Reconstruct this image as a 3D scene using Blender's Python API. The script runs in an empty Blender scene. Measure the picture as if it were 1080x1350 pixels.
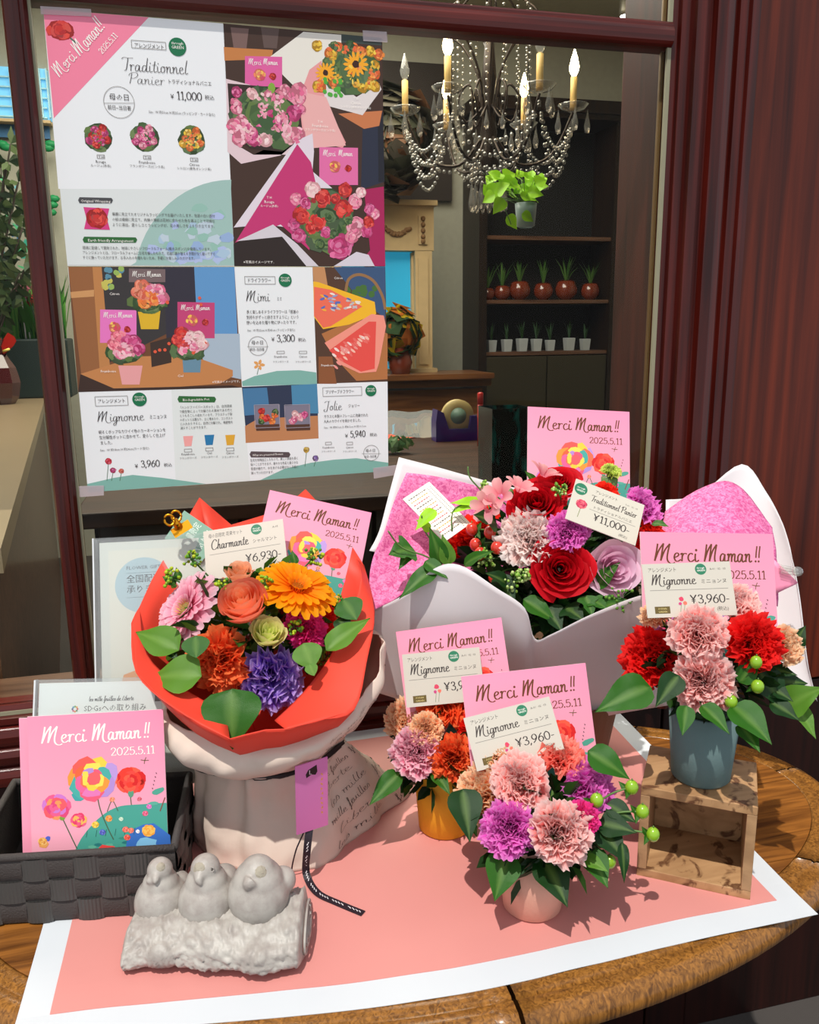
import bpy, bmesh, math, random
from mathutils import Vector, Matrix, noise, geometry
import numpy as np
PI = math.pi
rnd = random.Random(11)
SC = bpy.context.scene
COL = SC.collection

# ------------------------------------------------------------------ camera, light, exposure
W, H, F = 1080, 1350, 1086.8
CAMP = Vector((.16214, -1.18307, 1.32))
YAW, PITCH, ROLL = .2416, -.2170, -.01184
_f = Vector((math.sin(YAW)*math.cos(PITCH), math.cos(YAW)*math.cos(PITCH), math.sin(PITCH)))
_r = Vector((math.cos(YAW), -math.sin(YAW), 0)); _u = _r.cross(_f)
CR = _r*math.cos(ROLL)+_u*math.sin(ROLL); CU = -_r*math.sin(ROLL)+_u*math.cos(ROLL); CF = _f
cd = bpy.data.cameras.new('camera'); cd.sensor_fit = 'HORIZONTAL'; cd.sensor_width = 36; cd.lens = 36*F/W
cd.clip_start = .02
cam = bpy.data.objects.new('camera', cd); COL.objects.link(cam)
cam.matrix_world = Matrix(((CR.x, CU.x, -CF.x, CAMP.x), (CR.y, CU.y, -CF.y, CAMP.y), (CR.z, CU.z, -CF.z, CAMP.z), (0, 0, 0, 1)))
SC.camera = cam
SUN = Vector((-.24, -.33, .91)).normalized()
sl = bpy.data.lights.new('sun', 'SUN'); sl.energy = 3.7; sl.angle = math.radians(.7); sl.color = (1, .955, .88)
so = bpy.data.objects.new('sun', sl); COL.objects.link(so); so.rotation_euler = SUN.to_track_quat('Z', 'Y').to_euler()
wd = bpy.data.worlds.new('world'); SC.world = wd; wd.use_nodes = True
bg = wd.node_tree.nodes['Background']; bg.inputs[0].default_value = (.88, .93, 1, 1); bg.inputs[1].default_value = .80
SC.view_settings.view_transform = 'Standard'; SC.view_settings.look = 'None'; SC.view_settings.gamma = 1
SC.view_settings.exposure = 0.0; SC.view_settings.use_curve_mapping = False

def light(name, loc, power, size, col, rot=(0, 0, 0)):
    l = bpy.data.lights.new(name, 'AREA'); l.energy = power; l.size = size; l.color = col
    o = bpy.data.objects.new(name, l); COL.objects.link(o); o.location = loc; o.rotation_euler = rot
light("shop_fill_light", (.3, 2.2, 3.1), 130, 2.2, (1, .93, .80))  # unseen area light added to brighten the shop interior

# ------------------------------------------------------------------ pixel helpers (a point of the photograph at a real depth / on a real plane)
def ray(u, v): return CF + CR*((u-W/2)/F) - CU*((v-H/2)/F)
def at(u, v, d): return CAMP + ray(u, v)*d
def onz(u, v, z): d = ray(u, v); return CAMP + d*((z-CAMP.z)/d.z)
def ony(u, v, y): d = ray(u, v); return CAMP + d*((y-CAMP.y)/d.y)
def lin(c):
    o = []
    for x in c[:3]:
        x /= 255; o.append(x/12.92 if x <= .04045 else ((x+.055)/1.055)**2.4)
    return tuple(o)
def mix(a, b, t): return tuple(a[i]*(1-t)+b[i]*t for i in range(3))

# ------------------------------------------------------------------ materials
MATS = {}
def nodes(name):
    m = bpy.data.materials.new(name); m.use_nodes = True; MATS[name] = m
    nt = m.node_tree; return m, nt, nt.nodes['Principled BSDF']
def N(nt, t, **k):
    n = nt.nodes.new(t)
    for a, b in k.items(): setattr(n, a, b)
    return n
def plain(name, rgb, rough=.5, metal=0, coat=0, spec=.5, bump=0, bscale=200):
    if name in MATS: return MATS[name]
    m, nt, b = nodes(name)
    tc = N(nt, 'ShaderNodeTexCoord'); nz = N(nt, 'ShaderNodeTexNoise'); nz.inputs['Scale'].default_value = bscale*.15
    nt.links.new(tc.outputs['Object'], nz.inputs['Vector'])
    rp = N(nt, 'ShaderNodeValToRGB'); c = lin(rgb)
    rp.color_ramp.elements[0].color = (*[x*.9 for x in c], 1); rp.color_ramp.elements[1].color = (*[min(1, x*1.08) for x in c], 1)
    nt.links.new(nz.outputs['Fac'], rp.inputs[0]); nt.links.new(rp.outputs[0], b.inputs['Base Color'])
    b.inputs['Roughness'].default_value = rough; b.inputs['Metallic'].default_value = metal
    b.inputs['Coat Weight'].default_value = coat; b.inputs['Specular IOR Level'].default_value = spec
    if bump:
        n2 = N(nt, 'ShaderNodeTexNoise'); n2.inputs['Scale'].default_value = bscale; n2.inputs['Detail'].default_value = 4
        nt.links.new(tc.outputs['Object'], n2.inputs['Vector'])
        bp = N(nt, 'ShaderNodeBump'); bp.inputs['Strength'].default_value = bump; bp.inputs['Distance'].default_value = .002
        nt.links.new(n2.outputs['Fac'], bp.inputs['Height']); nt.links.new(bp.outputs[0], b.inputs['Normal'])
    return m
def vcol(name, rough=.6, trans=0, spec=.4, bump=0, bscale=300):
    m, nt, b = nodes(name)
    a = N(nt, 'ShaderNodeVertexColor', layer_name='Col')
    nt.links.new(a.outputs['Color'], b.inputs['Base Color'])
    b.inputs['Roughness'].default_value = rough; b.inputs['Specular IOR Level'].default_value = spec
    if bump:
        tc = N(nt, 'ShaderNodeTexCoord'); n2 = N(nt, 'ShaderNodeTexNoise'); n2.inputs['Scale'].default_value = bscale
        nt.links.new(tc.outputs['Object'], n2.inputs['Vector'])
        bp = N(nt, 'ShaderNodeBump'); bp.inputs['Strength'].default_value = bump; bp.inputs['Distance'].default_value = .001
        nt.links.new(n2.outputs['Fac'], bp.inputs['Height']); nt.links.new(bp.outputs[0], b.inputs['Normal'])
    if trans:
        t = N(nt, 'ShaderNodeBsdfTranslucent'); mx = N(nt, 'ShaderNodeMixShader'); mx.inputs[0].default_value = trans
        nt.links.new(a.outputs['Color'], t.inputs[0]); nt.links.new(b.outputs[0], mx.inputs[1]); nt.links.new(t.outputs[0], mx.inputs[2])
        nt.links.new(mx.outputs[0], nt.nodes['Material Output'].inputs[0])
    return m
def wood(name, c1, c2, axis=2, scale=6, stretch=18, rough=.3, coat=.3, bump=.15, detail=6, dist=.4):
    """grain stretched along one axis"""
    m, nt, b = nodes(name)
    tc = N(nt, 'ShaderNodeTexCoord'); mp = N(nt, 'ShaderNodeMapping')
    s = [scale*stretch]*3; s[axis] = scale; mp.inputs['Scale'].default_value = s
    nz = N(nt, 'ShaderNodeTexNoise'); nz.inputs['Scale'].default_value = 1; nz.inputs['Detail'].default_value = detail; nz.inputs['Distortion'].default_value = dist
    rp = N(nt, 'ShaderNodeValToRGB'); rp.color_ramp.elements[0].color = (*lin(c1), 1); rp.color_ramp.elements[1].color = (*lin(c2), 1)
    rp.color_ramp.elements[0].position = .3; rp.color_ramp.elements[1].position = .7
    nt.links.new(tc.outputs['Object'], mp.inputs[0]); nt.links.new(mp.outputs[0], nz.inputs['Vector'])
    nt.links.new(nz.outputs['Fac'], rp.inputs[0]); nt.links.new(rp.outputs[0], b.inputs['Base Color'])
    b.inputs['Roughness'].default_value = rough; b.inputs['Coat Weight'].default_value = coat; b.inputs['Coat Roughness'].default_value = .15; b.inputs['Specular IOR Level'].default_value = .25
    bp = N(nt, 'ShaderNodeBump'); bp.inputs['Strength'].default_value = bump; bp.inputs['Distance'].default_value = .001
    nt.links.new(nz.outputs['Fac'], bp.inputs['Height']); nt.links.new(bp.outputs[0], b.inputs['Normal'])
    return m
def glassmat(name, tint=(1, 1, 1), refl=1.0, haze=0):
    m, nt, b = nodes(name)
    tr = N(nt, 'ShaderNodeBsdfTransparent'); tr.inputs[0].default_value = (*tint, 1)
    gl = N(nt, 'ShaderNodeBsdfGlossy'); gl.inputs['Roughness'].default_value = .01
    fr = N(nt, 'ShaderNodeFresnel'); fr.inputs['IOR'].default_value = 1.45
    mul = N(nt, 'ShaderNodeMath', operation='MULTIPLY'); mul.inputs[1].default_value = refl
    geo = N(nt, 'ShaderNodeNewGeometry'); inv = N(nt, 'ShaderNodeMath', operation='SUBTRACT'); inv.inputs[0].default_value = 1; nt.links.new(geo.outputs['Backfacing'], inv.inputs[1]); m0 = N(nt, 'ShaderNodeMath', operation='MULTIPLY'); nt.links.new(fr.outputs[0], m0.inputs[0]); nt.links.new(inv.outputs[0], m0.inputs[1])
    mx = N(nt, 'ShaderNodeMixShader'); nt.links.new(m0.outputs[0], mul.inputs[0]); nt.links.new(mul.outputs[0], mx.inputs[0])
    nt.links.new(tr.outputs[0], mx.inputs[1]); nt.links.new(gl.outputs[0], mx.inputs[2])
    out = mx
    if haze:
        df = N(nt, 'ShaderNodeBsdfDiffuse'); df.inputs[0].default_value = (.85, .88, .88, 1)
        m2 = N(nt, 'ShaderNodeMixShader'); m2.inputs[0].default_value = haze
        nt.links.new(mx.outputs[0], m2.inputs[1]); nt.links.new(df.outputs[0], m2.inputs[2]); out = m2
    nt.links.new(out.outputs[0], nt.nodes['Material Output'].inputs[0])
    return m
def emit(name, rgb, s):
    m, nt, b = nodes(name); b.inputs['Base Color'].default_value = (*rgb, 1)
    b.inputs['Emission Color'].default_value = (*rgb, 1); b.inputs['Emission Strength'].default_value = s; return m
PETAL = vcol('petal', .6, .50, .2)
LEAF = vcol('leaf_surface', .40, .20, .28, .25, 120)
PRINT = vcol('print_ink', .5, 0, .35)
PAPER = vcol('wrapping_paper', .5, .12, .3, .1, 60)
def tissuemat():
    m, nt, b = nodes('tissue_paper'); tc = N(nt, 'ShaderNodeTexCoord'); n1 = N(nt, 'ShaderNodeTexNoise'); n1.inputs['Scale'].default_value = 210; n1.inputs['Detail'].default_value = 3; n1.inputs['Distortion'].default_value = 1.2
    rp = N(nt, 'ShaderNodeValToRGB'); e = rp.color_ramp.elements; e[0].position = .38; e[0].color = (*lin((196, 74, 134)), 1); e[1].position = .62; e[1].color = (*lin((232, 132, 178)), 1)
    nt.links.new(tc.outputs['Object'], n1.inputs['Vector']); nt.links.new(n1.outputs['Fac'], rp.inputs[0]); nt.links.new(rp.outputs[0], b.inputs['Base Color']); b.inputs['Roughness'].default_value = .7
    n2 = N(nt, 'ShaderNodeTexNoise'); n2.inputs['Scale'].default_value = 45; bp = N(nt, 'ShaderNodeBump'); bp.inputs['Strength'].default_value = .5; bp.inputs['Distance'].default_value = .004
    nt.links.new(tc.outputs['Object'], n2.inputs['Vector']); nt.links.new(n2.outputs['Fac'], bp.inputs['Height']); nt.links.new(bp.outputs[0], b.inputs['Normal']); return m
TISSUE = tissuemat()
CLOTH = vcol('crumpled_cloth_paper', .8, .2, .2, .35, 90)
VC = vcol('painted', .5, 0, .4)
MAHOG = wood('mahogany', (40, 8, 6), (88, 24, 16), 2, 3, 26, .32, .25, .2)
MAHOGX = wood('mahogany_rail', (46, 11, 9), (96, 28, 20), 0, 3, 26, .28, .35, .2)
PANELW = wood('mahogany_panel', (46, 11, 4), (108, 38, 15), 2, 1.6, 30, .42, .12, .15, 8)
OAK = wood('oak_top', (74, 40, 14), (152, 96, 40), 0, 7, 14, .32, .35, .35, 8, .8)
OAKRIM = wood('oak_rim', (88, 54, 20), (158, 106, 46), 2, 6, 30, .33, .35, .5, 6, 1.6)
BOXW = wood('box_wood', (146, 112, 80), (184, 146, 106), 0, 6, 9, .5, .1, .2)
DARKW = wood('dark_shop_wood', (18, 11, 7), (40, 26, 14), 2, 4, 14, .45, .15)
COUNTERW = wood('counter_wood', (70, 44, 30), (108, 76, 56), 0, 3, 14, .35, .3)
GLASS = glassmat('window_glass', (.97, .985, .97), .30)
CRYST = glassmat('crystal', (.93, .93, .9), 2.5, .12)
ACRYL = glassmat('acrylic', (.96, .97, .97), 1.2, .07)

# ------------------------------------------------------------------ objects
WM = {}
KIDS = {}
def new(name, data, parent=None, M=None, mat=None):
    o = bpy.data.objects.new(name, data); COL.objects.link(o)
    M = M or Matrix(); 
    if parent: o.parent = parent; o.matrix_basis = WM[parent.name].inverted() @ M
    else: o.matrix_basis = M
    WM[o.name] = M
    if parent: KIDS.setdefault(parent.name, []).append(o)
    if mat and data and not data.materials: data.materials.append(mat)
    return o
def tag(o, label=None, cat=None, group=None, kind=None):
    for k, v in (('label', label), ('category', cat), ('group', group), ('kind', kind)):
        if v: o[k] = v
    return o
def thing(name, loc, label, cat, group=None):
    return tag(new(name, None, None, Matrix.Translation(Vector(loc))), label, cat, group)
def duptree(o, dM, parent=None):
    c = o.copy(); COL.objects.link(c)
    M = dM @ WM[o.name]
    if parent: c.parent = parent; c.matrix_basis = WM[parent.name].inverted() @ M
    else: c.matrix_basis = M
    WM[c.name] = M
    for ch in [x for x in KIDS.get(o.name, [])]:
        KIDS.setdefault(c.name, []).append(duptree(ch, dM, c))
    return c
class MB:
    """one mesh: vertices in world space, faces, colour per vertex"""
    def __init__(s): s.v = []; s.f = []; s.c = []; s.cur = (1, 1, 1); s.smooth = True
    def col(s, c): s.cur = c; return s
    def add(s, vs, fs, cs=None):
        b = len(s.v); s.v += [tuple(x) for x in vs]; s.f += [tuple(b+i for i in f) for f in fs]
        s.c += (cs if cs else [s.cur]*len(vs)); return s
    def box(s, lo, hi, M=None):
        vs = [Vector((x, y, z)) for x in (lo[0], hi[0]) for y in (lo[1], hi[1]) for z in (lo[2], hi[2])]
        if M: vs = [M @ v for v in vs]
        return s.add(vs, [(0, 1, 3, 2), (4, 6, 7, 5), (0, 4, 5, 1), (2, 3, 7, 6), (0, 2, 6, 4), (1, 5, 7, 3)])
    def bbox(s, lo, hi, bev=.004, M=None):
        """box with bevelled edges"""
        bm = bmesh.new(); bmesh.ops.create_cube(bm, size=1)
        for v in bm.verts: v.co = Vector([lo[i]+(v.co[i]+.5)*(hi[i]-lo[i]) for i in range(3)])
        bmesh.ops.bevel(bm, geom=bm.edges[:], offset=bev, segments=2, affect='EDGES', profile=.5)
        bm.verts.index_update()
        s.add([(M @ v.co if M else v.co) for v in bm.verts], [[v.index for v in f.verts] for f in bm.faces]); bm.free(); return s
    def grid(s, P, cs=None, closeu=False, closev=False):
        n, m = len(P), len(P[0]); vs = [p for r in P for p in r]; fs = []
        for i in range(n if closeu else n-1):
            for j in range(m if closev else m-1):
                a, b = i*m+j, i*m+(j+1) % m; c, d = ((i+1) % n)*m+(j+1) % m, ((i+1) % n)*m+j
                fs.append((a, b, c, d))
        return s.add(vs, fs, cs)
    def lathe(s, prof, M=None, n=28, cap=True):
        M = M or Matrix(); vs = []; fs = []
        for r, z in prof: vs += [M @ Vector((r*math.cos(2*PI*k/n), r*math.sin(2*PI*k/n), z)) for k in range(n)]
        for i in range(len(prof)-1):
            for k in range(n): fs.append((i*n+k, i*n+(k+1) % n, (i+1)*n+(k+1) % n, (i+1)*n+k))
        if cap: fs.append(tuple(range(n))[::-1]); fs.append(tuple((len(prof)-1)*n+k for k in range(n)))
        return s.add(vs, fs)
    def tube(s, pts, r, n=6, cap=True):
        pts = [Vector(p) for p in pts]; rs = r if isinstance(r, (list, tuple)) else [r]*len(pts); vs = []; fs = []
        up = Vector((.31, .17, .93))
        for i, p in enumerate(pts):
            t = (pts[min(i+1, len(pts)-1)]-pts[max(i-1, 0)]).normalized()
            a = t.cross(up); a = a.normalized() if a.length > 1e-4 else Vector((1, 0, 0)); b = t.cross(a)
            vs += [p+(a*math.cos(2*PI*k/n)+b*math.sin(2*PI*k/n))*rs[i] for k in range(n)]
        for i in range(len(pts)-1):
            for k in range(n): fs.append((i*n+k, i*n+(k+1) % n, (i+1)*n+(k+1) % n, (i+1)*n+k))
        if cap: fs += [tuple(range(n))[::-1], tuple((len(pts)-1)*n+k for k in range(n))]
        return s.add(vs, fs)
    def ball(s, c, r, n=8, sc=(1, 1, 1), M=None):
        c = Vector(c); vs = []; fs = []; m = n//2+1
        R = M or Matrix()
        for i in range(m+1):
            a = PI*i/m
            for k in range(n):
                p = Vector((math.sin(a)*math.cos(2*PI*k/n)*sc[0], math.sin(a)*math.sin(2*PI*k/n)*sc[1], math.cos(a)*sc[2]))*r
                vs.append(c+(R @ p))
        for i in range(m):
            for k in range(n): fs.append((i*n+k, (i+1)*n+k, (i+1)*n+(k+1) % n, i*n+(k+1) % n))
        return s.add(vs, fs)
    def mesh(s, name, origin=Vector((0, 0, 0)), recalc=False):
        me = bpy.data.meshes.new(name); o = Vector(origin)
        me.from_pydata([(v[0]-o.x, v[1]-o.y, v[2]-o.z) for v in s.v], [], s.f)
        ca = me.color_attributes.new('Col', 'FLOAT_COLOR', 'POINT')
        ca.data.foreach_set('color', np.array([(*c[:3], 1) for c in s.c], dtype=np.float32).ravel())
        if s.smooth: me.shade_smooth()
        if recalc:
            bm = bmesh.new(); bm.from_mesh(me); bmesh.ops.remove_doubles(bm, verts=bm.verts, dist=1e-5); bmesh.ops.recalc_face_normals(bm, faces=bm.faces); bm.to_mesh(me); bm.free()
        return me
    def build(s, name, mat, parent=None, smooth=None, origin=None, recalc=False):
        if smooth is not None: s.smooth = smooth
        if origin is None:
            a = np.array(s.v); origin = Vector(((a[:, 0].min()+a[:, 0].max())/2, (a[:, 1].min()+a[:, 1].max())/2, a[:, 2].min()))
        o = new(name, s.mesh(name, origin, recalc), parent, Matrix.Translation(origin), mat)
        return o
def sharp(o, ang=35):
    o.data.shade_smooth()
    md = None
    bm = bmesh.new(); bm.from_mesh(o.data)
    for e in bm.edges:
        if len(e.link_faces) == 2 and e.calc_face_angle(0) > math.radians(ang): e.smooth = False
    bm.to_mesh(o.data); bm.free(); return o
def solid(o, t, off=0, sub=0):
    if sub: md = o.modifiers.new('sub', 'SUBSURF'); md.levels = md.render_levels = sub
    md = o.modifiers.new('solid', 'SOLIDIFY'); md.thickness = t; md.offset = off; return o
def cr(P, n, closed=False):
    """Catmull-Rom through points (tuples or Vectors), n steps per span"""
    P = [Vector(p) for p in P]; out = []; m = len(P)
    for i in range(m if closed else m-1):
        if closed: a, b, c, d = P[(i-1) % m], P[i], P[(i+1) % m], P[(i+2) % m]
        else: a, b, c, d = P[max(i-1, 0)], P[i], P[i+1], P[min(i+2, m-1)]
        for k in range(n):
            t = k/n
            out.append(.5*((2*b)+(c-a)*t+(2*a-5*b+4*c-d)*t*t+(3*b-a-3*c+d)*t**3))
    if not closed: out.append(P[-1])
    return out
def surf(G, n=4, closedv=False):
    """bicubic surface through a grid of points"""
    rows = [cr(r, n, closedv) for r in G]; cols = list(zip(*rows))
    C = [cr(c, n) for c in cols]; return [list(r) for r in zip(*C)]

# ------------------------------------------------------------------ lettering
G_ = {
'M': ([[(.16,.98),(.09,.5),(.0,.0)],[(.0,.0),(.2,.6),(.42,1.0)],[(.42,1.0),(.34,.5),(.27,.02)],[(.27,.02),(.46,.6),(.7,.98)],[(.7,.98),(.6,.5),(.56,.15),(.62,-.06),(.76,-.14),(.9,-.08)]], .84),
'e': ([[(.02,.2),(.17,.27),(.24,.38),(.17,.47),(.07,.38),(.04,.18),(.1,.02),(.2,.0),(.33,.1)]], .32),
'r': ([[(.0,.38),(.08,.45),(.07,.2),(.05,.0)],[(.06,.22),(.13,.4),(.22,.45),(.28,.4)]], .3),
'c': ([[(.25,.39),(.17,.46),(.06,.34),(.04,.14),(.11,.0),(.21,.01),(.31,.1)]], .3),
'i': ([[(.07,.44),(.05,.2),(.07,.03),(.13,.0),(.22,.08)],[(.11,.62),(.125,.66)]], .22),
'a': ([[(.26,.4),(.16,.46),(.05,.32),(.03,.1),(.1,.0),(.2,.12),(.29,.44)],[(.29,.44),(.26,.15),(.3,.0),(.42,.08)]], .41),
'm': ([[(.0,.38),(.07,.45),(.06,.2),(.05,.0)],[(.06,.2),(.14,.4),(.2,.46),(.24,.38),(.22,.0)],[(.23,.2),(.31,.4),(.38,.46),(.42,.38),(.39,.1),(.44,.0),(.54,.08)]], .54),
'n': ([[(.0,.38),(.07,.45),(.06,.2),(.05,.0)],[(.06,.2),(.15,.4),(.22,.46),(.26,.38),(.24,.1),(.29,.0),(.39,.08)]], .39),
'!': ([[(.2,1.0),(.13,.6),(.09,.27)],[(.06,.03),(.065,.07)]], .2),
'T': ([[(-.02,.84),(.12,.95),(.4,.92),(.66,.95)],[(.36,.93),(.28,.45),(.2,.08),(.08,.0)]], .42),
'd': ([[(.26,.4),(.16,.46),(.05,.32),(.03,.1),(.1,.0),(.2,.1),(.3,.4)],[(.38,1.0),(.29,.4),(.27,.1),(.32,.0),(.42,.08)]], .41),
't': ([[(.18,.8),(.1,.35),(.08,.08),(.14,.0),(.24,.08)],[(.0,.5),(.14,.53),(.28,.52)]], .25),
'o': ([[(.16,.46),(.05,.34),(.04,.12),(.12,.0),(.22,.08),(.26,.3),(.18,.45),(.3,.4)]], .33),
'l': ([[(.2,1.0),(.1,.45),(.07,.1),(.12,.0),(.22,.08)]], .2),
'P': ([[(.22,.92),(.15,.5),(.06,.0)],[(.02,.7),(.16,.92),(.42,1.0),(.56,.84),(.46,.58),(.26,.46),(.16,.52)]], .5),
'g': ([[(.26,.4),(.16,.46),(.05,.32),(.03,.1),(.1,.0),(.2,.12),(.29,.44)],[(.29,.44),(.24,-.05),(.14,-.38),(.02,-.36),(.06,-.2),(.36,.08)]], .36),
'J': ([[(.08,.84),(.22,.96),(.4,.97),(.56,.98)],[(.44,.97),(.36,.4),(.24,-.08),(.06,-.14),(.0,.02),(.12,.12)]], .5),
'C': ([[(.52,.78),(.46,.96),(.3,.98),(.1,.7),(.03,.35),(.12,.04),(.34,.0),(.56,.2)]], .54),
'h': ([[(.2,1.0),(.12,.5),(.05,.0)],[(.07,.22),(.18,.44),(.26,.44),(.25,.1),(.3,.0),(.4,.08)]], .39),
's': ([[(.0,.1),(.14,.46),(.22,.2),(.14,.0),(.02,.05)]], .26),
'f': ([[(.0,.1),(.2,.7),(.26,.98),(.18,.95),(.12,.4),(.04,-.4),(.0,-.3),(.24,.1)]], .24),
'u': ([[(.02,.44),(.02,.1),(.1,.0),(.22,.2),(.26,.44)],[(.26,.44),(.24,.08),(.36,.06)]], .36),
'b': ([[(.16,1.0),(.06,.4),(.04,.05),(.16,.0),(.26,.25),(.16,.42),(.08,.3)]], .3),
'L': ([[(.3,.95),(.14,.5),(.04,.05),(.2,.02),(.44,.1)]], .42),
}
D_ = {  # serif numerals
'0': ([[(.22,.7),(.07,.55),(.04,.35),(.08,.12),(.22,.0),(.36,.12),(.4,.35),(.37,.55),(.22,.7)]], .46),
'1': ([[(.06,.58),(.2,.7)],[(.2,.7),(.2,.0)],[(.08,.0),(.32,.0)]], .34),
'2': ([[(.06,.52),(.12,.66),(.24,.7),(.36,.6),(.34,.42),(.06,.02)],[(.06,.02),(.4,.02)],[(.4,.02),(.4,.12)]], .46),
'3': ([[(.06,.56),(.16,.7),(.32,.64),(.32,.46),(.16,.37)],[(.16,.37),(.36,.3),(.36,.08),(.18,.0),(.04,.1)]], .44),
'4': ([[(.3,.7),(.04,.2)],[(.04,.2),(.42,.2)],[(.3,.7),(.3,.0)]], .46),
'5': ([[(.36,.68),(.1,.68)],[(.1,.68),(.08,.38)],[(.08,.38),(.26,.44),(.38,.26),(.3,.05),(.14,.0),(.04,.1)]], .44),
'6': ([[(.34,.68),(.16,.5),(.05,.24),(.12,.03),(.26,.0),(.38,.14),(.36,.32),(.22,.42),(.07,.3)]], .46),
'9': ([[(.1,.02),(.28,.2),(.39,.46),(.32,.67),(.18,.7),(.06,.56),(.08,.38),(.22,.28),(.37,.4)]], .46),
'.': ([[(.06,.01),(.065,.05)]], .16), ',': ([[(.08,.06),(.09,.0),(.03,-.12)]], .18), '-': ([[(.04,.26),(.26,.26)]], .3),
'¥': ([[(.02,.7),(.22,.36)],[(.44,.7),(.22,.36)],[(.22,.36),(.22,.0)],[(.08,.32),(.36,.32)],[(.08,.2),(.36,.2)]], .52), ' ': ([], .22),
}
TXT = {}
def textmesh(s):
    if s not in TXT:
        c = bpy.data.curves.new('lettering', 'FONT'); c.body = s; c.size = 1; c.resolution_u = 1
        o = bpy.data.objects.new('lettering', c); COL.objects.link(o); bpy.context.view_layer.update()
        me = o.evaluated_get(bpy.context.evaluated_depsgraph_get()).to_mesh()
        TXT[s] = ([(v.co.x, v.co.y) for v in me.vertices], [tuple(p.vertices) for p in me.polygons])
        bpy.data.objects.remove(o); bpy.data.curves.remove(c)
    return TXT[s]
class Print:
    """flat print: coloured 2D shapes in layers, mapped by a frame (origin, x axis, y axis, normal towards the viewer)"""
    def __init__(s, fr, step=.000026, base=.0002): s.O, s.X, s.Y = fr; s.Nn = s.X.cross(s.Y).normalized(); s.step = step; s.base = base; s.b = MB(); s.L = 0
    def P(s, x, y, L): return s.O+s.X*x+s.Y*y+s.Nn*(s.base+L*s.step)
    def poly(s, pts, c, L=0, raw=False):
        c = c if raw else lin(c)
        s.b.add([s.P(x, y, L) for x, y in pts], [tuple(range(len(pts)))], [c]*len(pts))
    def gpoly(s, pts, cs, L=0): s.b.add([s.P(x, y, L) for x, y in pts], [tuple(range(len(pts)))], [lin(c) for c in cs])
    def blob(s, x, y, r, c, L=0, n=10, j=.15, ry=None, ang=0):
        ry = ry or r; q = []; L += rnd.uniform(0, .45)
        for k in range(n):
            a = 2*PI*k/n; rr = 1+rnd.uniform(-j, j); X_, Y_ = r*rr*math.cos(a), ry*rr*math.sin(a)
            q.append((x+X_*math.cos(ang)-Y_*math.sin(ang), y+X_*math.sin(ang)+Y_*math.cos(ang)))
        s.poly(q, c, L)
    def ring(s, x, y, r, w, c, L=0, n=32):
        o = [(x+r*math.cos(2*PI*k/n), y+r*math.sin(2*PI*k/n)) for k in range(n)]; i = [(x+(r-w)*math.cos(2*PI*k/n), y+(r-w)*math.sin(2*PI*k/n)) for k in range(n)]
        s.b.add([s.P(*p, L) for p in o+i], [(k, (k+1) % n, n+(k+1) % n, n+k) for k in range(n)], [lin(c)]*(2*n))
    def line(s, pts, w, c, L=0, contrast=0, smooth=0):
        if smooth: pts = [(p.x, p.y) for p in cr([(x, y, 0) for x, y in pts], smooth)]
        n = len(pts); vs = []
        for i in range(n):
            a, b = pts[max(i-1, 0)], pts[min(i+1, n-1)]; dx, dy = b[0]-a[0], b[1]-a[1]; l = math.hypot(dx, dy) or 1
            ww = w*.5*(1-contrast+contrast*abs(dy/l)) if contrast else w*.5
            vs += [s.P(pts[i][0]-dy/l*ww, pts[i][1]+dx/l*ww, L), s.P(pts[i][0]+dy/l*ww, pts[i][1]-dx/l*ww, L)]
        s.b.add(vs, [(2*i+1, 2*i+3, 2*i+2, 2*i) for i in range(n-1)], [lin(c)]*(2*n))
    def strokes(s, t, x, y, h, c, L=5, table=None, w=.085, contrast=.6, ang=0, width=None, slant=0):
        tb = table or G_; tot = sum(tb.get(ch, ([], .25))[1] for ch in t); k = (width/(tot*h) if width else 1); cx = 0
        ca, sa = math.cos(ang), math.sin(ang)
        for ch in t:
            st, adv = tb.get(ch, ([], .25))
            for q in st:
                pts = []; L += .035
                for px, py in q:
                    X_, Y_ = (cx+px+slant*py)*h*k, py*h; pts.append((x+X_*ca-Y_*sa, y+X_*sa+Y_*ca))
                if len(q) == 2 and abs(q[0][1]-q[1][1]) < .06 and abs(q[0][0]-q[1][0]) < .03: s.blob(pts[0][0], pts[0][1]+h*.02, h*w*.75, c, L, 8, 0)
                elif len(q) == 2: s.line(pts, h*w*(1 if abs(q[0][1]-q[1][1]) > .1 else .55), c, L)
                else: s.line(pts, h*w, c, L, contrast, 5)
            cx += adv
    def num(s, t, x, y, h, c, L=5, w=.1, ang=0, width=None): s.strokes(t, x, y, h/.7, c, L, D_, w, .6, ang, width)
    def text(s, t, x, y, h, c, L=5, ang=0, align=0, width=None):
        vs, fs = textmesh(t)
        if not vs: return
        w0 = max(v[0] for v in vs); k = width/(w0*h) if width else 1; ca, sa = math.cos(ang), math.sin(ang); out = []
        for vx, vy in vs:
            X_, Y_ = (vx-align*w0)*h*k, vy*h; out.append(s.P(x+X_*ca-Y_*sa, y+X_*sa+Y_*ca, L))
        s.b.add(out, fs, [lin(c)]*len(vs))
    def qframe(s, x0, y0, x1, y1, w, c, L=4):
        for a, b in (((x0, y0), (x1, y0)), ((x1, y0), (x1, y1)), ((x1, y1), (x0, y1)), ((x0, y1), (x0, y0))): s.line([a, b], w, c, L)
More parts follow.
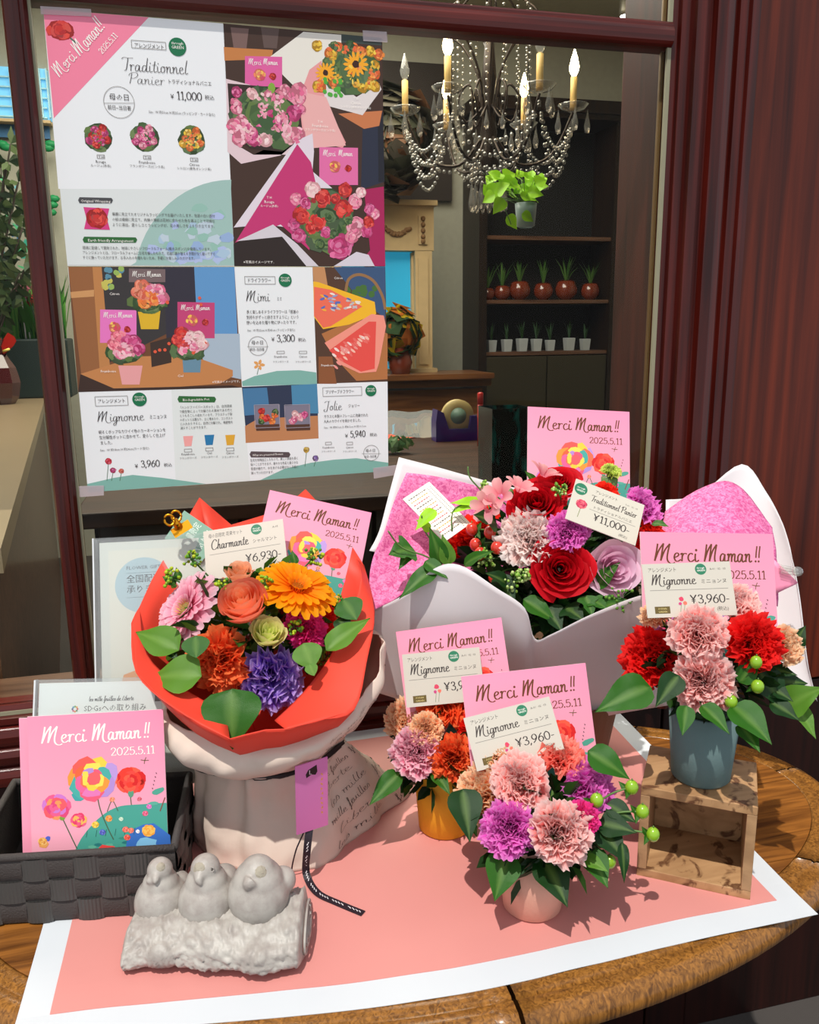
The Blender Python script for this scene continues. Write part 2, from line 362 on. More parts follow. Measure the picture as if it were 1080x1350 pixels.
    def cluster(s, x, y, r, cols, L=2, n=40, pr=.22, ry=None):
        """a painted flower head seen at poster scale: overlapping petals, darker gaps"""
        ry = ry or r
        s.blob(x, y, r*.95, mix(cols[0], cols[-1], .45), L, 14, .08, ry*.95)
        for k in range(n):
            q = 1-k/n*.85; a = rnd.uniform(0, 2*PI); c = rnd.choice(cols[:-1]) if rnd.random() < .93 else mix(cols[0], cols[-1], .5)
            s.blob(x+math.cos(a)*r*q*.85, y+math.sin(a)*ry*q*.85, r*pr*rnd.uniform(.9, 1.5), mix(mix(c, (255, 255, 255), rnd.uniform(0, .18)), cols[-1], rnd.uniform(0, .18)), L+1+k*4.5/n, 7, .2, r*pr*rnd.uniform(.5, .9), a+PI/2)
    def build(s, name, parent, label=None):
        s.b.smooth = False; o = s.b.build(name, PRINT, parent); 
        if label: o['label'] = label
        return o
# ------------------------------------------------------------------ the setting
def struct(o): o['kind'] = 'structure'; return o
def extr(prof, axis, a, b):
    """profile of (p, q) points swept along x or z; p,q are the other two coordinates"""
    m = MB(); P0 = []; P1 = []
    for p, q in prof:
        if axis == 'z': P0.append((p, q, a)); P1.append((p, q, b))
        else: P0.append((a, p, q)); P1.append((b, p, q))
    n = len(prof); m.add(P0+P1, [(i, (i+1) % n, n+(i+1) % n, n+i) for i in range(n)]+[tuple(range(n))[::-1], tuple(range(n, 2*n))])
    m.smooth = False; return m
GRND = plain('pavement', (62, 57, 54), .85, bump=.4, bscale=60)
struct(MB().box((-4, -4, -.1), (4, 4.2, 0)).build('floor', GRND, smooth=False))
WALLM = plain('shop_plaster', (166, 165, 150), .9, bump=.1)
ceil = struct(MB().box((-3.2, .12, 3.2), (3.3, 4.2, 3.3)).build('ceiling', plain('ceiling_paint', (190, 184, 160), .9), smooth=False))
struct(MB().box((-3.2, 4.0, 0), (3.3, 4.2, 3.2)).build('wall_back', WALLM, smooth=False))
struct(MB().box((-3.2, .12, 0), (-3.0, 4.0, 3.2)).build('wall_left', WALLM, smooth=False))
struct(MB().box((3.1, .12, 0), (3.3, 4.0, 3.2)).build('wall_right', WALLM, smooth=False))
WF = struct(MB().box((-3.2, .03, 0), (3.3, .12, .68)).box((-3.2, .03, 2.2), (3.3, .12, 3.3)).box((.99, .03, .68), (3.3, .12, 2.2)).box((-3.2, .03, .68), (-1.3, .12, 2.2)).build('wall_front', DARKW, smooth=False))
WAIN = wood('wainscot_wood', (22, 7, 5), (44, 15, 10), 2, 3, 20, .5, .1)
x = -1.3
while x < .95:
    o = MB().bbox((x+.002, -.006, 0), (x+.108, .03, .69), .003).build('wainscot_board', WAIN, WF, smooth=False); x += .11
# big mahogany panel on the right: flat veneer boards
for x0, x1, y0 in ((.984, 1.62, -.012), (1.625, 2.3, -.012)):
    MB().bbox((x0, y0, .70), (x1, .03, 2.6), .002).build('veneer_panel', PANELW, WF, smooth=False); MB().bbox((x0, y0+.004, 0), (x1, .03, .695), .002).build('wainscot_board', WAIN, WF, smooth=False)
# moulded jamb
jp = [(.8535, .03), (.8535, .0), (.861, -.002), (.861, -.013), (.873, -.015), (.875, -.030), (.886, -.036), (.896, -.031), (.899, -.024), (.903, -.024), (.906, -.033), (.918, -.040), (.931, -.036), (.934, -.027), (.939, -.027), (.941, -.034), (.951, -.036), (.955, -.026), (.960, -.026), (.963, -.031), (.978, -.029), (.983, -.021), (.983, .03)]
struct(extr(jp, 'z', .69, 2.2).build('trim_1', MAHOG))
SEAL = plain('window_seal', (150, 146, 120), .6)
struct(MB().box((.8475, -.001, .81), (.8535, .004, 1.716)).box((.8475, -.001, 1.749), (.8535, .004, 2.2)).box((-.0145, -.001, .81), (-.011, .004, 1.716)).build('trim_2', SEAL, smooth=False))
# mullion with rounded mouldings
mp = [(-.043, .03), (-.043, -.004), (-.040, -.010), (-.036, -.011), (-.035, -.016), (-.029, -.0185), (-.023, -.016), (-.022, -.011), (-.018, -.010), (-.0145, -.004), (-.0145, .03)]
struct(extr(mp, 'z', .81, 2.2).build('trim_3', MAHOG))
# top rail
tp = [(.03, 1.749), (-.004, 1.749), (-.0055, 1.7465), (-.0055, 1.743), (-.0075, 1.7415), (-.0100, 1.736), (-.0105, 1.729), (-.0090, 1.7225), (-.0060, 1.719), (-.002, 1.716), (.03, 1.716)]
struct(extr(tp, 'x', -.0145, .8525).build('trim_4', MAHOGX))
# bottom rail with stepped mouldings
bp_ = [(.03, .810), (.0, .810), (-.004, .803), (-.004, .797), (-.012, .795), (-.012, .786), (-.009, .783), (-.016, .780), (-.020, .770), (-.018, .757), (-.013, .753), (-.019, .749), (-.023, .741), (-.021, .729), (-.016, .725), (-.022, .721), (-.026, .712), (-.024, .698), (-.012, .690), (.03, .690)]
struct(extr(bp_, 'x', -1.3, .8535).build('baseboard_front', MAHOGX))
struct(MB().box((-1.3, -.0052, .797), (.8535, -.0042, .803)).build('trim_5', SEAL, smooth=False))
# window panes
for i, (x0, x1, z0, z1) in enumerate(((-1.3, -.043, .81, 2.2), (-.0145, .8535, .81, 1.716), (-.0145, .8535, 1.749, 2.2))):
    struct(MB().box((x0, .004, z0), (x1, .009, z1)).build('window_%d' % (i+1), GLASS, smooth=False))
# interior ledge and the return panel beside the pane
struct(MB().bbox((-1.3, .03, .77), (.98, .125, .802), .003).build('trim_6', COUNTERW, smooth=False))
struct(MB().bbox((.858, .012, .81), (.885, .155, 3.0), .002).build('trim_7', wood('inner_return', (44, 16, 12), (84, 36, 26), 2, 3, 16, .4), smooth=False))
struct(MB().bbox((.8485, .018, .81), (.8565, .024, 2.2), .001).build('trim_8', plain('brass_strip', (120, 90, 50), .5, .3)))

# ------------------------------------------------------------------ table
TC = Vector((.40, -.322, 0)); TA, TB, TZ = .545, .286, .72
def ell(k, n, a, b): t = 2*PI*k/n; return (TC.x+a*math.cos(t), TC.y+b*math.sin(t))
tab = thing('oval_table', (TC.x, TC.y, 0), 'oval golden oak table with a thick rounded rim under the pink paper', 'table')
n = 72; inner = [ell(k, n, TA-.047, TB-.047) for k in range(n)]
# the centre is made of boards along x
ys = [-.62, -.47, -.322, -.17, -.03]
for i in range(4):
    y0, y1 = ys[i]+.0004, ys[i+1]-.0004
    lo = []; hi = []
    for k in range(41):
        # x extent clipped by the ellipse at every y
        y = y0+(y1-y0)*k/40; q = 1-((y-TC.y)/(TB-.047))**2
        if q <= 0: continue
        w = (TA-.047)*math.sqrt(q); lo.append((TC.x-w, y)); hi.append((TC.x+w, y))
    pts = lo+hi[::-1]; m = MB(); N_ = len(pts)
    m.add([(x, y, TZ) for x, y in pts]+[(x, y, TZ-.024) for x, y in pts], [tuple(range(N_))[::-1], tuple(range(N_, 2*N_))]+[(k, (k+1) % N_, N_+(k+1) % N_, N_+k) for k in range(N_)])
    m.build('top_board', OAK, tab, smooth=False)
joints = [.09, .78, 1.6, 2.5, 3.35, 4.02, 4.72, 5.62, 6.373]
rp_ = [(-.0462, -.024), (-.0462, .0), (-.044, .0006), (-.030, .0006), (-.027, -.0018), (-.0245, .0002), (-.012, -.001), (-.004, -.006), (.0, -.015), (-.001, -.024), (-.007, -.031), (-.020, -.034), (-.0462, -.034)]
for a0, a1 in zip(joints[:-1], joints[1:]):
    m = MB(); G = []
    for k in range(15):
        t = a0+.004+(a1-a0-.008)*k/14; G.append([(TC.x+(TA+o)*math.cos(t), TC.y+(TB+o)*math.sin(t), TZ+z) for o, z in rp_])
    m.grid(G, closev=True); L_ = len(rp_); m.f += [tuple(range(L_)), tuple(14*L_+i for i in range(L_))[::-1]]
    m.build('rim_segment', OAKRIM, tab)
MB().lathe([(.22, 0), (.24, .02), (.10, .06), (.05, .10), (.045, .3), (.07, .4), (.05, .5), (.09, .64), (.12, .684)], Matrix.Translation((TC.x, TC.y, 0))).build('pedestal', OAK, tab)
MB().lathe([(.20, .684), (.20, .696)], Matrix.Translation((TC.x, TC.y, 0)) @ Matrix.Diagonal((1.6, 1, 1, 1))).build('apron', OAK, tab)

# pink sheet with a white border, slightly wavy at the front
def sheet_pt(s, t):
    a, b = Vector((-.036, -.520, 0)), Vector((.748, -.562, 0)); c, d = Vector((.776, -.036, 0)), Vector((-.030, -.036, 0))
    p = (a*(1-s)+b*s)*(1-t)+(d*(1-s)+c*s)*t
    p.y += (1-t)**3*(-.020*math.sin(s*PI*1.05)+.004*math.sin(s*9+.6)); return p
sh = MB(); SX, SY = 60, 40; bw = .028
ss = [0, bw/.78]+[bw/.78+(1-2*bw/.78)*k/SX for k in range(1, SX)]+[1-bw/.78, 1]; ts = [0, bw/.5]+[bw/.5+(1-2*bw/.5)*k/SY for k in range(1, SY)]+[1-bw/.5, 1]
def sheet_z(p):
    r = math.hypot((p.x-TC.x)/TA, (p.y-TC.y)/TB); z = TZ+.0012+.0014*max(0, noise.noise(Vector((p.x*14, p.y*14, 2))))
    return z+(max(0, r-1)*.03 if p.y < -.3 else 0)
def strip(cond, col_, dz, name, mat, par):
    m = MB(); m.cur = lin(col_)
    for i in range(len(ss)-1):
        for j in range(len(ts)-1):
            edge = i == 0 or j == 0 or i == len(ss)-2 or j == len(ts)-2
            if edge != cond: continue
            q = [sheet_pt(ss[i+a], ts[j+b]) for a, b in ((0, 0), (1, 0), (1, 1), (0, 1))]; m.add([(p.x, p.y, sheet_z(p)+dz) for p in q], [(0, 1, 2, 3)])
    m.smooth = False; o = m.build(name, mat, par, recalc=True); return o
mat_ = thing('paper_mat', (.37, -.3, TZ), 'wide pink sheet with a white border lying across the oval table', 'table mat')
solid(strip(True, (200, 205, 210), 0, 'white_border', PRINT, mat_), .0005, -1)
solid(strip(False, (206, 136, 130), 0, 'pink_field', PRINT, mat_), .0005, -1)

# ------------------------------------------------------------------ inside the shop
def ib(m, u0, v0, u1, v1, y0, y1):
    um, vm = (u0+u1)/2, (v0+v1)/2
    return m.box((ony(u0, vm, y0).x, y0, ony(um, v1, y0).z), (ony(u1, vm, y0).x, y1, ony(um, v0, y0).z))
CREAM = plain('cream_carved_wood', (196, 170, 126), .6)
cab = thing('shelf_cabinet', (2.2, 3.6, 0), 'tall dark wooden shelf cabinet against the back wall of the shop', 'cabinet')
x0, x1 = ony(632, 300, 3.66).x, ony(818, 300, 3.66).x; zt = ony(720, 132, 3.66).z
def zc(v): return ony(720, v, 3.66).z
MB().box((x0-.04, 3.60, zt-.07), (x1+.04, 3.98, zt)).box((x0-.02, 3.62, zt-.1), (x1+.02, 3.98, zt-.07)).build('cornice', DARKW, cab, smooth=False)
for a in (x0, x1-.05): MB().box((a, 3.66, 0), (a+.05, 3.98, zt-.1)).build('side_panel', DARKW, cab, smooth=False)
MB().box((x0+.05, 3.95, 0), (x1-.05, 3.98, zt-.1)).build('back_panel', plain('cabinet_back', (12, 11, 8), .8), cab, smooth=False)
SHZ = [zc(311), zc(395), zc(463)]
for z in SHZ: MB().box((x0+.05, 3.68, z-.022), (x1-.05, 3.95, z)).build('shelf', COUNTERW, cab, smooth=False)
for a, b in ((x0+.055, (x0+x1)/2-.004), ((x0+x1)/2+.004, x1-.055)):
    d = MB().bbox((a, 3.67, .1), (b, 3.69, SHZ[2]-.03), .004).build('door', plain('olive_door', (48, 42, 22), .5), cab, smooth=False)
    MB().ball((b-.05 if a < 2.2 else a+.05, 3.655, .6), .015).build('knob', plain('brass_knob', (180, 150, 80), .3, 1), d)
def grass(m, c, h, n, sp, w=.006, cols=((60, 100, 40), (90, 130, 60))):
    for k in range(n):
        a = rnd.uniform(0, 2*PI); l = h*rnd.uniform(.6, 1); e = Vector(c)+Vector((math.cos(a)*sp*rnd.random(), math.sin(a)*sp*.6, l)); mid = (Vector(c)+e)/2+Vector((0, 0, l*.15)); d = Vector((math.sin(a), -math.cos(a), 0))*w
        m.add([Vector(c)-d, Vector(c)+d, mid+d, e, mid-d], [(0, 1, 2, 4), (4, 2, 3)], [lin(cols[k % len(cols)])]*5)
POTB = plain('brown_glaze', (112, 44, 22), .2, coat=.6); POTW = plain('white_pot_glaze', (176, 182, 184), .4)
posn = ['leftmost', 'second from the left', 'third from the left', 'fourth from the left', 'fifth from the left', 'rightmost']
for k, u in enumerate((643, 662, 685, 716, 746, 778)):
    p = ony(u, 393, 3.78); p.z = SHZ[1]; s = (.72, .85, 1.1, 1, 1.15, 1)[k]
    t = thing('potted_plant', p, 'small round brown pot on the middle cabinet shelf, %s' % posn[k], 'plant', 'round brown pots on the cabinet shelf')
    MB().lathe([(.03*s, 0), (.058*s, .03*s), (.062*s, .06*s), (.05*s, .095*s), (.036*s, .105*s), (.034*s, .10*s)], Matrix.Translation(p), 14).build('pot', POTB, t)
    m = MB(); grass(m, p+Vector((0, 0, .095*s)), .16, 12, .1); m.build('leaves', LEAF, t, smooth=False)['kind'] = 'stuff'
for k, u in enumerate((648, 668, 688, 707, 725, 750, 771)):
    p = ony(u, 461, 3.76); p.z = SHZ[2]; s = (.9, .95, 1, .95, .85, 1, .9)[k]
    t = thing('potted_plant', p, 'small white pot on the lowest cabinet shelf, number %s from the left' % ('one', 'two', 'three', 'four', 'five', 'six', 'seven')[k], 'plant', 'small white pots on the lowest shelf')
    MB().lathe([(.034*s, 0), (.042*s, .075*s), (.038*s, .078*s), (.037*s, .06*s)], Matrix.Translation(p) @ Matrix.Rotation(.8, 4, 'Z'), 4).build('pot', POTW, t, smooth=False)
    m = MB(); grass(m, p+Vector((0, 0, .07*s)), .12, 9, .05, .005, ((40, 70, 30), (70, 100, 70))); m.build('leaves', LEAF, t, smooth=False)['kind'] = 'stuff'
# mantel with mirror
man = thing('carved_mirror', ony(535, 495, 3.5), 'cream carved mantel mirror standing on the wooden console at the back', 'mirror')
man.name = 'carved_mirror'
m = MB(); ib(m, 440, 330, 452, 489, 3.52, 3.62); ib(m, 548, 330, 570, 489, 3.50, 3.62); ib(m, 440, 268, 572, 330, 3.50, 3.62); ib(m, 436, 262, 577, 269, 3.46, 3.62); ib(m, 440, 487, 577, 495, 3.46, 3.62)
ib(m, 543, 333, 548, 486, 3.54, 3.62); ib(m, 552, 285, 564, 322, 3.49, 3.5); ib(m, 552, 340, 565, 480, 3.49, 3.5)
m.build('carved_frame', CREAM, man, smooth=False)
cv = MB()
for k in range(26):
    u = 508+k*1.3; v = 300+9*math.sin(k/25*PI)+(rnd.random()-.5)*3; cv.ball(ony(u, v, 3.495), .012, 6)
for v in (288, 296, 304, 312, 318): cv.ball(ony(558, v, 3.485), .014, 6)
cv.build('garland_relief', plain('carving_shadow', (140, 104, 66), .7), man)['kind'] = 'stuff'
m = MB(); ib(m, 452, 332, 544, 486, 3.57, 3.59); m.build('blue_pane', emit('blue_reflection_glow', (.02, .34, .58), .5), man, smooth=False)  # blue reflection in the mirror, imitated by an emissive pane
con = MB(); ib(con, 400, 495, 652, 502, 3.2, 3.63); ib(con, 400, 502, 648, 512, 3.24, 3.62)
p0 = ony(648, 512, 3.24); con.box((ony(410, 500, 3.24).x, 3.28, 0), (p0.x-.04, 3.6, p0.z))
tag(con.build('console_table', wood('console_wood', (86, 50, 26), (136, 88, 48), 0, 3, 12, .35), smooth=False), 'long brown wooden console against the back wall under the mirror', 'console')
m = MB(); ib(m, 380, 78, 596, 262, 3.96, 3.99); pic = m.build('dark_picture', plain('dark_canvas', (38, 28, 20), .6), smooth=False)
tag(pic, 'large dark brown board hanging behind the chandelier on the pale wall', 'picture')
def petal_ball(m, c, r, n, cols, sc=(1, 1, 1)):
    for k in range(n):
        d = Vector((rnd.gauss(0, 1), rnd.gauss(0, 1), rnd.gauss(0, 1))).normalized(); d = Vector((d.x*sc[0], d.y*sc[1], d.z*sc[2]))
        t = d.cross(Vector((rnd.random(), rnd.random(), rnd.random()))).normalized()*r*.35; b = d.cross(t).normalized()*r*.35; p = Vector(c)+d*r*rnd.uniform(.6, 1)
        m.add([p-t-b, p+t-b*.6, p+t*.5+b+d*r*.2, p-t+b*.7], [(0, 1, 2, 3)], [lin(rnd.choice(cols))]*4)
# dried flowers in front of the picture, on a tall stand on the console
dz = ony(490, 496, 3.38)
dr = thing('dried_flower_arrangement', dz, 'dried brown flower arrangement in a tall vase in front of the dark picture', 'flowers')
m = MB(); petal_ball(m, ony(522, 190, 3.38), .24, 260, ((78, 74, 58), (120, 84, 58), (60, 62, 48), (96, 90, 80)), (.8, .5, 1.1)); m.build('dried_flowers', LEAF, dr, smooth=False)['kind'] = 'stuff'
MB().lathe([(.07, 0), (.03, .1), (.02, .5), (.06, .95), (.05, 1.0)], Matrix.Translation(dz), 14).build('vase', DARKW, dr)
yl = ony(528, 497, 3.36)
yf = thing('flower_arrangement', yl, 'yellow and orange flowers in front of the cream mirror', 'flowers')
m = MB(); petal_ball(m, ony(526, 440, 3.36), .13, 150, ((210, 180, 30), (190, 110, 40), (40, 70, 30), (50, 80, 40)), (.9, .6, 1.2)); m.build('flowers', PETAL, yf, smooth=False)['kind'] = 'stuff'
MB().lathe([(.05, 0), (.07, .08), (.05, .16)], Matrix.Translation(yl), 14).build('vase', POTB, yf)
# stone counter on the left, wooden counter in the middle
SZ = 1.0
m = MB(); a = [onz(14, 700, SZ), onz(60, 523, SZ)]; q = [a[0]+Vector((.01, -.12, 0)), a[1], Vector((-2.6, 3.75, SZ)), Vector((-2.6, .35, SZ))]
q2 = [Vector((v.x, v.y, SZ-.04)) for v in q]; m.add(q+q2, [(0, 1, 2, 3), (7, 6, 5, 4), (0, 4, 5, 1), (1, 5, 6, 2), (2, 6, 7, 3), (3, 7, 4, 0)])
ctr = thing('stone_counter', (-1.4, 2, 0), 'pale stone topped counter with a dark wooden side seen through the left pane', 'counter')
m.build('stone_top', plain('pale_stone', (138, 120, 94), .35, bump=.1, bscale=30), ctr, smooth=False, recalc=True)
m = MB(); w = [v+Vector((-.02, 0, 0)) for v in q[:2]]+[v.copy() for v in q[2:]]; lo = [Vector((v.x, v.y, 0)) for v in w]; hi = [Vector((v.x, v.y, SZ-.04)) for v in w]
m.add(hi+lo, [(0, 1, 2, 3), (7, 6, 5, 4), (0, 4, 5, 1), (1, 5, 6, 2), (2, 6, 7, 3), (3, 7, 4, 0)]); m.build('side_panel', COUNTERW, ctr, smooth=False, recalc=True)
CZ = .95
wc = thing('wood_counter', (.6, 1.5, 0), 'dark brown work counter in the middle of the shop behind the posters', 'counter')
MB().bbox((-.12, .63, CZ-.035), (1.75, 2.35, CZ), .004).build('counter_top', wood('counter_top_wood', (38, 24, 16), (72, 48, 34), 0, 2.5, 14, .55, .0), wc, smooth=False)
x = -.08
while x < 1.6:
    MB().bbox((x, .68, 0), (x+.30, .70, CZ-.035), .004).build('front_panel', plain('counter_panel', (62, 54, 44), .5), wc, smooth=False); x += .31
MB().box((-.09, .70, 0), (1.62, 2.3, CZ-.035)).build('carcass', DARKW, wc, smooth=False)
# things on the counter
tp_ = onz(603, 580, CZ); td = thing('tape_dispenser', tp_, 'purple tape dispenser holding a roll of tape on the work counter', 'tape dispenser')
k_ = .135
def TD(x, z, y=0): return tp_+Vector((x*k_, y, z*k_))
m = MB(); pr_ = [(-.62, 0), (.62, 0), (.62, .18), (.44, .62), (.30, .62), (.26, .30), (-.28, .30), (-.42, .72), (-.58, .80), (-.62, .5)]
n_ = len(pr_); m.add([TD(a, b, -.03) for a, b in pr_]+[TD(a, b, .03) for a, b in pr_], [tuple(range(n_)), tuple(range(n_, 2*n_))[::-1]]+[(i, n_+i, n_+(i+1) % n_, (i+1) % n_) for i in range(n_)])
m.build('dispenser_body', plain('purple_plastic', (58, 40, 120), .3), td, smooth=False, recalc=True)
Mr = Matrix.Translation(TD(0, .62)) @ Matrix.Rotation(PI/2, 4, 'X')
MB().lathe([(.028, -.012), (.055, -.012), (.055, .012), (.028, .012)], Mr, 22, False).build('tape_roll', plain('tape_roll', (196, 172, 110), .4), td)
MB().lathe([(.006, -.03), (.028, -.014), (.028, .014), (.006, .03)], Mr, 16).build('hub', plain('tape_hub', (120, 150, 130), .4), td)
for nm, (u, v, h, rr, c, lb) in {'marker': (633, 588, .17, .009, (196, 40, 34), 'tall red marker pen standing behind the tape dispenser'), 'cutter': (640, 592, .10, .008, (206, 70, 44), 'short orange-red cutter standing in front of the red marker pen')}.items():
    p = onz(u, v, CZ); t = thing(nm, p, lb, 'pen'); MB().lathe([(rr, 0), (rr, h*.8)], Matrix.Translation(p), 12).build('barrel', plain(nm, c, .4), t); MB().lathe([(rr*1.1, h*.8), (rr*1.1, h), (rr*.6, h*1.02)], Matrix.Translation(p), 12).build('cap', plain(nm+'_cap', (c[0], c[1], c[2]) if nm == 'marker' else (190, 190, 180), .3), t)
TEAL = wood('teal_highlights', (12, 28, 27), (26, 118, 108), 2, 9, 3, .12, .8, .5); _r2 = [n_ for n_ in TEAL.node_tree.nodes if n_.type == 'VALTORGB'][0]; _r2.color_ramp.elements[0].position = .56; _r2.color_ramp.elements[1].position = .72  # teal streaks in the colour imitate highlights on dark glass
p = onz(665, 640, CZ); gv = MB(); gv.lathe([(.07, 0), (.072, .19), (.068, .19), (.066, .01), (.0, .01)], Matrix.Translation(p) @ Matrix.Rotation(PI/4, 4, 'Z'), 4, False)
tag(gv.build('glass_vase', TEAL, smooth=False), 'square dark teal glass vase on the counter left of the top pink card', 'vase')
cw = MB(); c0 = onz(525, 560, CZ)
cw.grid([[onz(505+i*11, 545+j*9, CZ)+Vector((0, 0, .006+.03*abs(noise.noise(Vector((i*.7, j*.9, 3)))))) for j in range(5)] for i in range(9)])
tag(cw.build('cellophane_sheet', glassmat('cellophane', (.95, .95, .95), 2.5, .18)), 'crumpled clear cellophane lying on the work counter beside the posters', 'cellophane')
op = MB(); q = [onz(*p, CZ+.004) for p in ((512, 566), (556, 566), (548, 576), (512, 582))]; op.add(q+[v-Vector((0, 0, .003)) for v in q], [(0, 1, 2, 3), (7, 6, 5, 4), (0, 4, 5, 1), (1, 5, 6, 2), (2, 6, 7, 3), (3, 7, 4, 0)])
tag(op.build('coral_paper', plain('coral_paper', (214, 96, 70), .6), smooth=False, recalc=True), 'flat coral paper scrap on the work counter', 'paper')
gl = MB(); petal_ball(gl, onz(524, 598, CZ)+Vector((0, 0, .03)), .035, 50, ((90, 130, 80), (120, 150, 100)), (1.4, 1, .6)); tag(gl.build('green_cuttings', LEAF, smooth=False), 'small heap of green cuttings on the counter edge beside the poster', 'cuttings', kind='stuff')
# left window group
pl = onz(38, 536, SZ); pl = Vector((ony(40, 530, 3.5).x, 3.5, SZ))
t = thing('planter_box', pl, 'dark planter box of green tulip leaves on the stone counter', 'planter')
MB().bbox((pl.x-.20, 3.42, SZ), (pl.x+.22, 3.64, SZ+.30), .01).build('box', plain('dark_green_box', (22, 40, 38), .5), t, smooth=False)
m = MB()
for k in range(16): grass(m, (pl.x-.2+.4*k/15, 3.5+rnd.uniform(-.05, .05), SZ+.28), .36, 7, .12, .014, ((60, 130, 50), (30, 84, 40), (100, 160, 70)))
m.build('leaves', LEAF, t, smooth=False)['kind'] = 'stuff'
for u, v, c in ((33, 385, (206, 120, 140)), (43, 398, (200, 50, 60)), (27, 380, (220, 150, 160))):
    m = MB(); petal_ball(m, ony(u, v, 3.5), .04, 26, (c, tuple(int(x*.7) for x in c))); f = m.build('tulip', PETAL, t, smooth=False)
    MB().tube([ony(u, v, 3.5), Vector((ony(u, v, 3.5).x, 3.5, SZ+.3))], .004, 5).build('stem', LEAF, f)
vp = Vector((ony(7, 548, 3.1).x, 3.1, SZ)); t = thing('glass_vase', vp, 'maroon glass vase with a red anthurium at the left edge', 'vase')
MB().lathe([(.05, 0), (.07, .03), (.085, .10), (.07, .17), (.035, .23), (.03, .27), (.045, .30)], Matrix.Translation(vp), 8).build('vase_body', plain('maroon_glass', (66, 24, 26), .12, coat=.8), t, smooth=False)
sp = ony(6, 463, 3.1); m = MB(); m.cur = lin((210, 40, 24)); G = [[sp+Vector((.075*math.sin(PI*(.12+.88*i/5))*(j/3-1)*1.0*(1-.1*i), -.02, .05-.10*i/5+.012*abs(j-3))) for j in range(7)] for i in range(6)]
m.grid(G); f = m.build('anthurium', PETAL, t); MB().tube([sp+Vector((0, -.03, .0)), sp+Vector((.03, -.04, .01))], .006, 6).col(lin((240, 220, 90))).build('spadix', plain('spadix', (240, 220, 110), .5), f)
MB().tube([sp, vp+Vector((0, 0, .28))], .004, 5).build('stem', plain('stem_green', (60, 110, 50), .5), t)
# branches with teal glass ornament
bz = Vector((ony(-6, 520, 3.3).x, 3.3, SZ)); t = thing('branch_arrangement', bz, 'tall bare leafy branches rising past the left edge of the window', 'branches')
MB().lathe([(.06, 0), (.08, .1), (.05, .2)], Matrix.Translation(bz), 12).build('vase', DARKW, t)
m = MB(); lf = MB()
for u, v in ((18, 270), (30, 300), (8, 215), (24, 240), (44, 330), (14, 190), (26, 360)):
    e = ony(u, v, 3.3); mid = (bz+e)/2+Vector((-.04, 0, .05)); pts = cr([bz+Vector((0, 0, .18)), mid, e], 5); m.tube(pts, .005, 4)
    for p in pts[5:]:
        for q in range(5):
            d = Vector((rnd.gauss(0, 1), rnd.gauss(0, .5), rnd.gauss(0, 1))).normalized(); s_ = d.cross(Vector((0, 1, 0))).normalized()*.016; lf.add([p, p+d*.04+s_, p+d*.085, p+d*.04-s_], [(0, 1, 2, 3)], [lin(rnd.choice(((50, 70, 40), (34, 52, 34), (80, 96, 60))))]*4)
m.build('branches', plain('bark', (50, 42, 32), .8), t); lf.build('leaves', LEAF, t, smooth=False)['kind'] = 'stuff'
ob = ony(8, 285, 3.6); t = thing('glass_ornament', ob, 'hanging teal and blue glass ornament behind the branches at left', 'ornament')
m = MB()
for k in range(60):
    p = ob+Vector((rnd.uniform(-.12, .06), rnd.uniform(-.02, .02), rnd.uniform(-.24, .24))); s_ = .03; m.cur = lin(rnd.choice(((60, 170, 150), (60, 120, 180), (90, 200, 140), (120, 190, 210)))); m.add([p+Vector((rnd.uniform(-s_, s_), 0, rnd.uniform(-s_, s_))) for _ in range(4)], [(0, 1, 2, 3)])
m.build('glass_shards', VC, t, smooth=False)['kind'] = 'stuff'; MB().tube([ob, Vector((ob.x, 3.6, 3.2))], .002, 4).build('cord', DARKW, t)
# blue lattice window in the back wall
w4 = MB(); ib(w4, -40, 88, 64, 156, 3.95, 3.99); SKY = emit('daylight_pane', (.13, .40, .62), .9)
w4o = struct(w4.build('window_4', SKY, smooth=False))
for v in (100, 113, 126, 139, 152): m = MB(); ib(m, -40, v, 62, v+2, 3.93, 3.95); m.build('glazing_bar', plain('pale_bar', (170, 220, 235), .5), w4o, smooth=False)
for u in (-20, 14, 53, 62): m = MB(); ib(m, u, 90, u+2, 155, 3.925, 3.945); m.build('glazing_bar', MATS['pale_bar'], w4o, smooth=False)
m = MB(); ib(m, -40, 156, 66, 160, 3.9, 3.99); m.build('sill', CREAM, w4o, smooth=False)
m = MB(); ib(m, -40, 162, 65, 181, 3.97, 3.99); tag(m.build('blue_panel', plain('blue_panel', (50, 104, 150), .5), smooth=False), 'blue strip fixed under the lattice window at upper left', 'panel')
m = MB(); m.cur = lin((40, 150, 90))
for u, v in ((-10, 192), (2, 190), (8, 194), (57, 193), (63, 195), (66, 190), (70, 262), (68, 270), (66, 280)): m.ball(ony(u, v, 3.9), .03, 6, (1.2, .5, .7))
hg = m.build('leaf_garland', LEAF); tag(hg, 'bright green leaf garland pinned below the blue strip on the back wall', 'garland', kind='stuff')
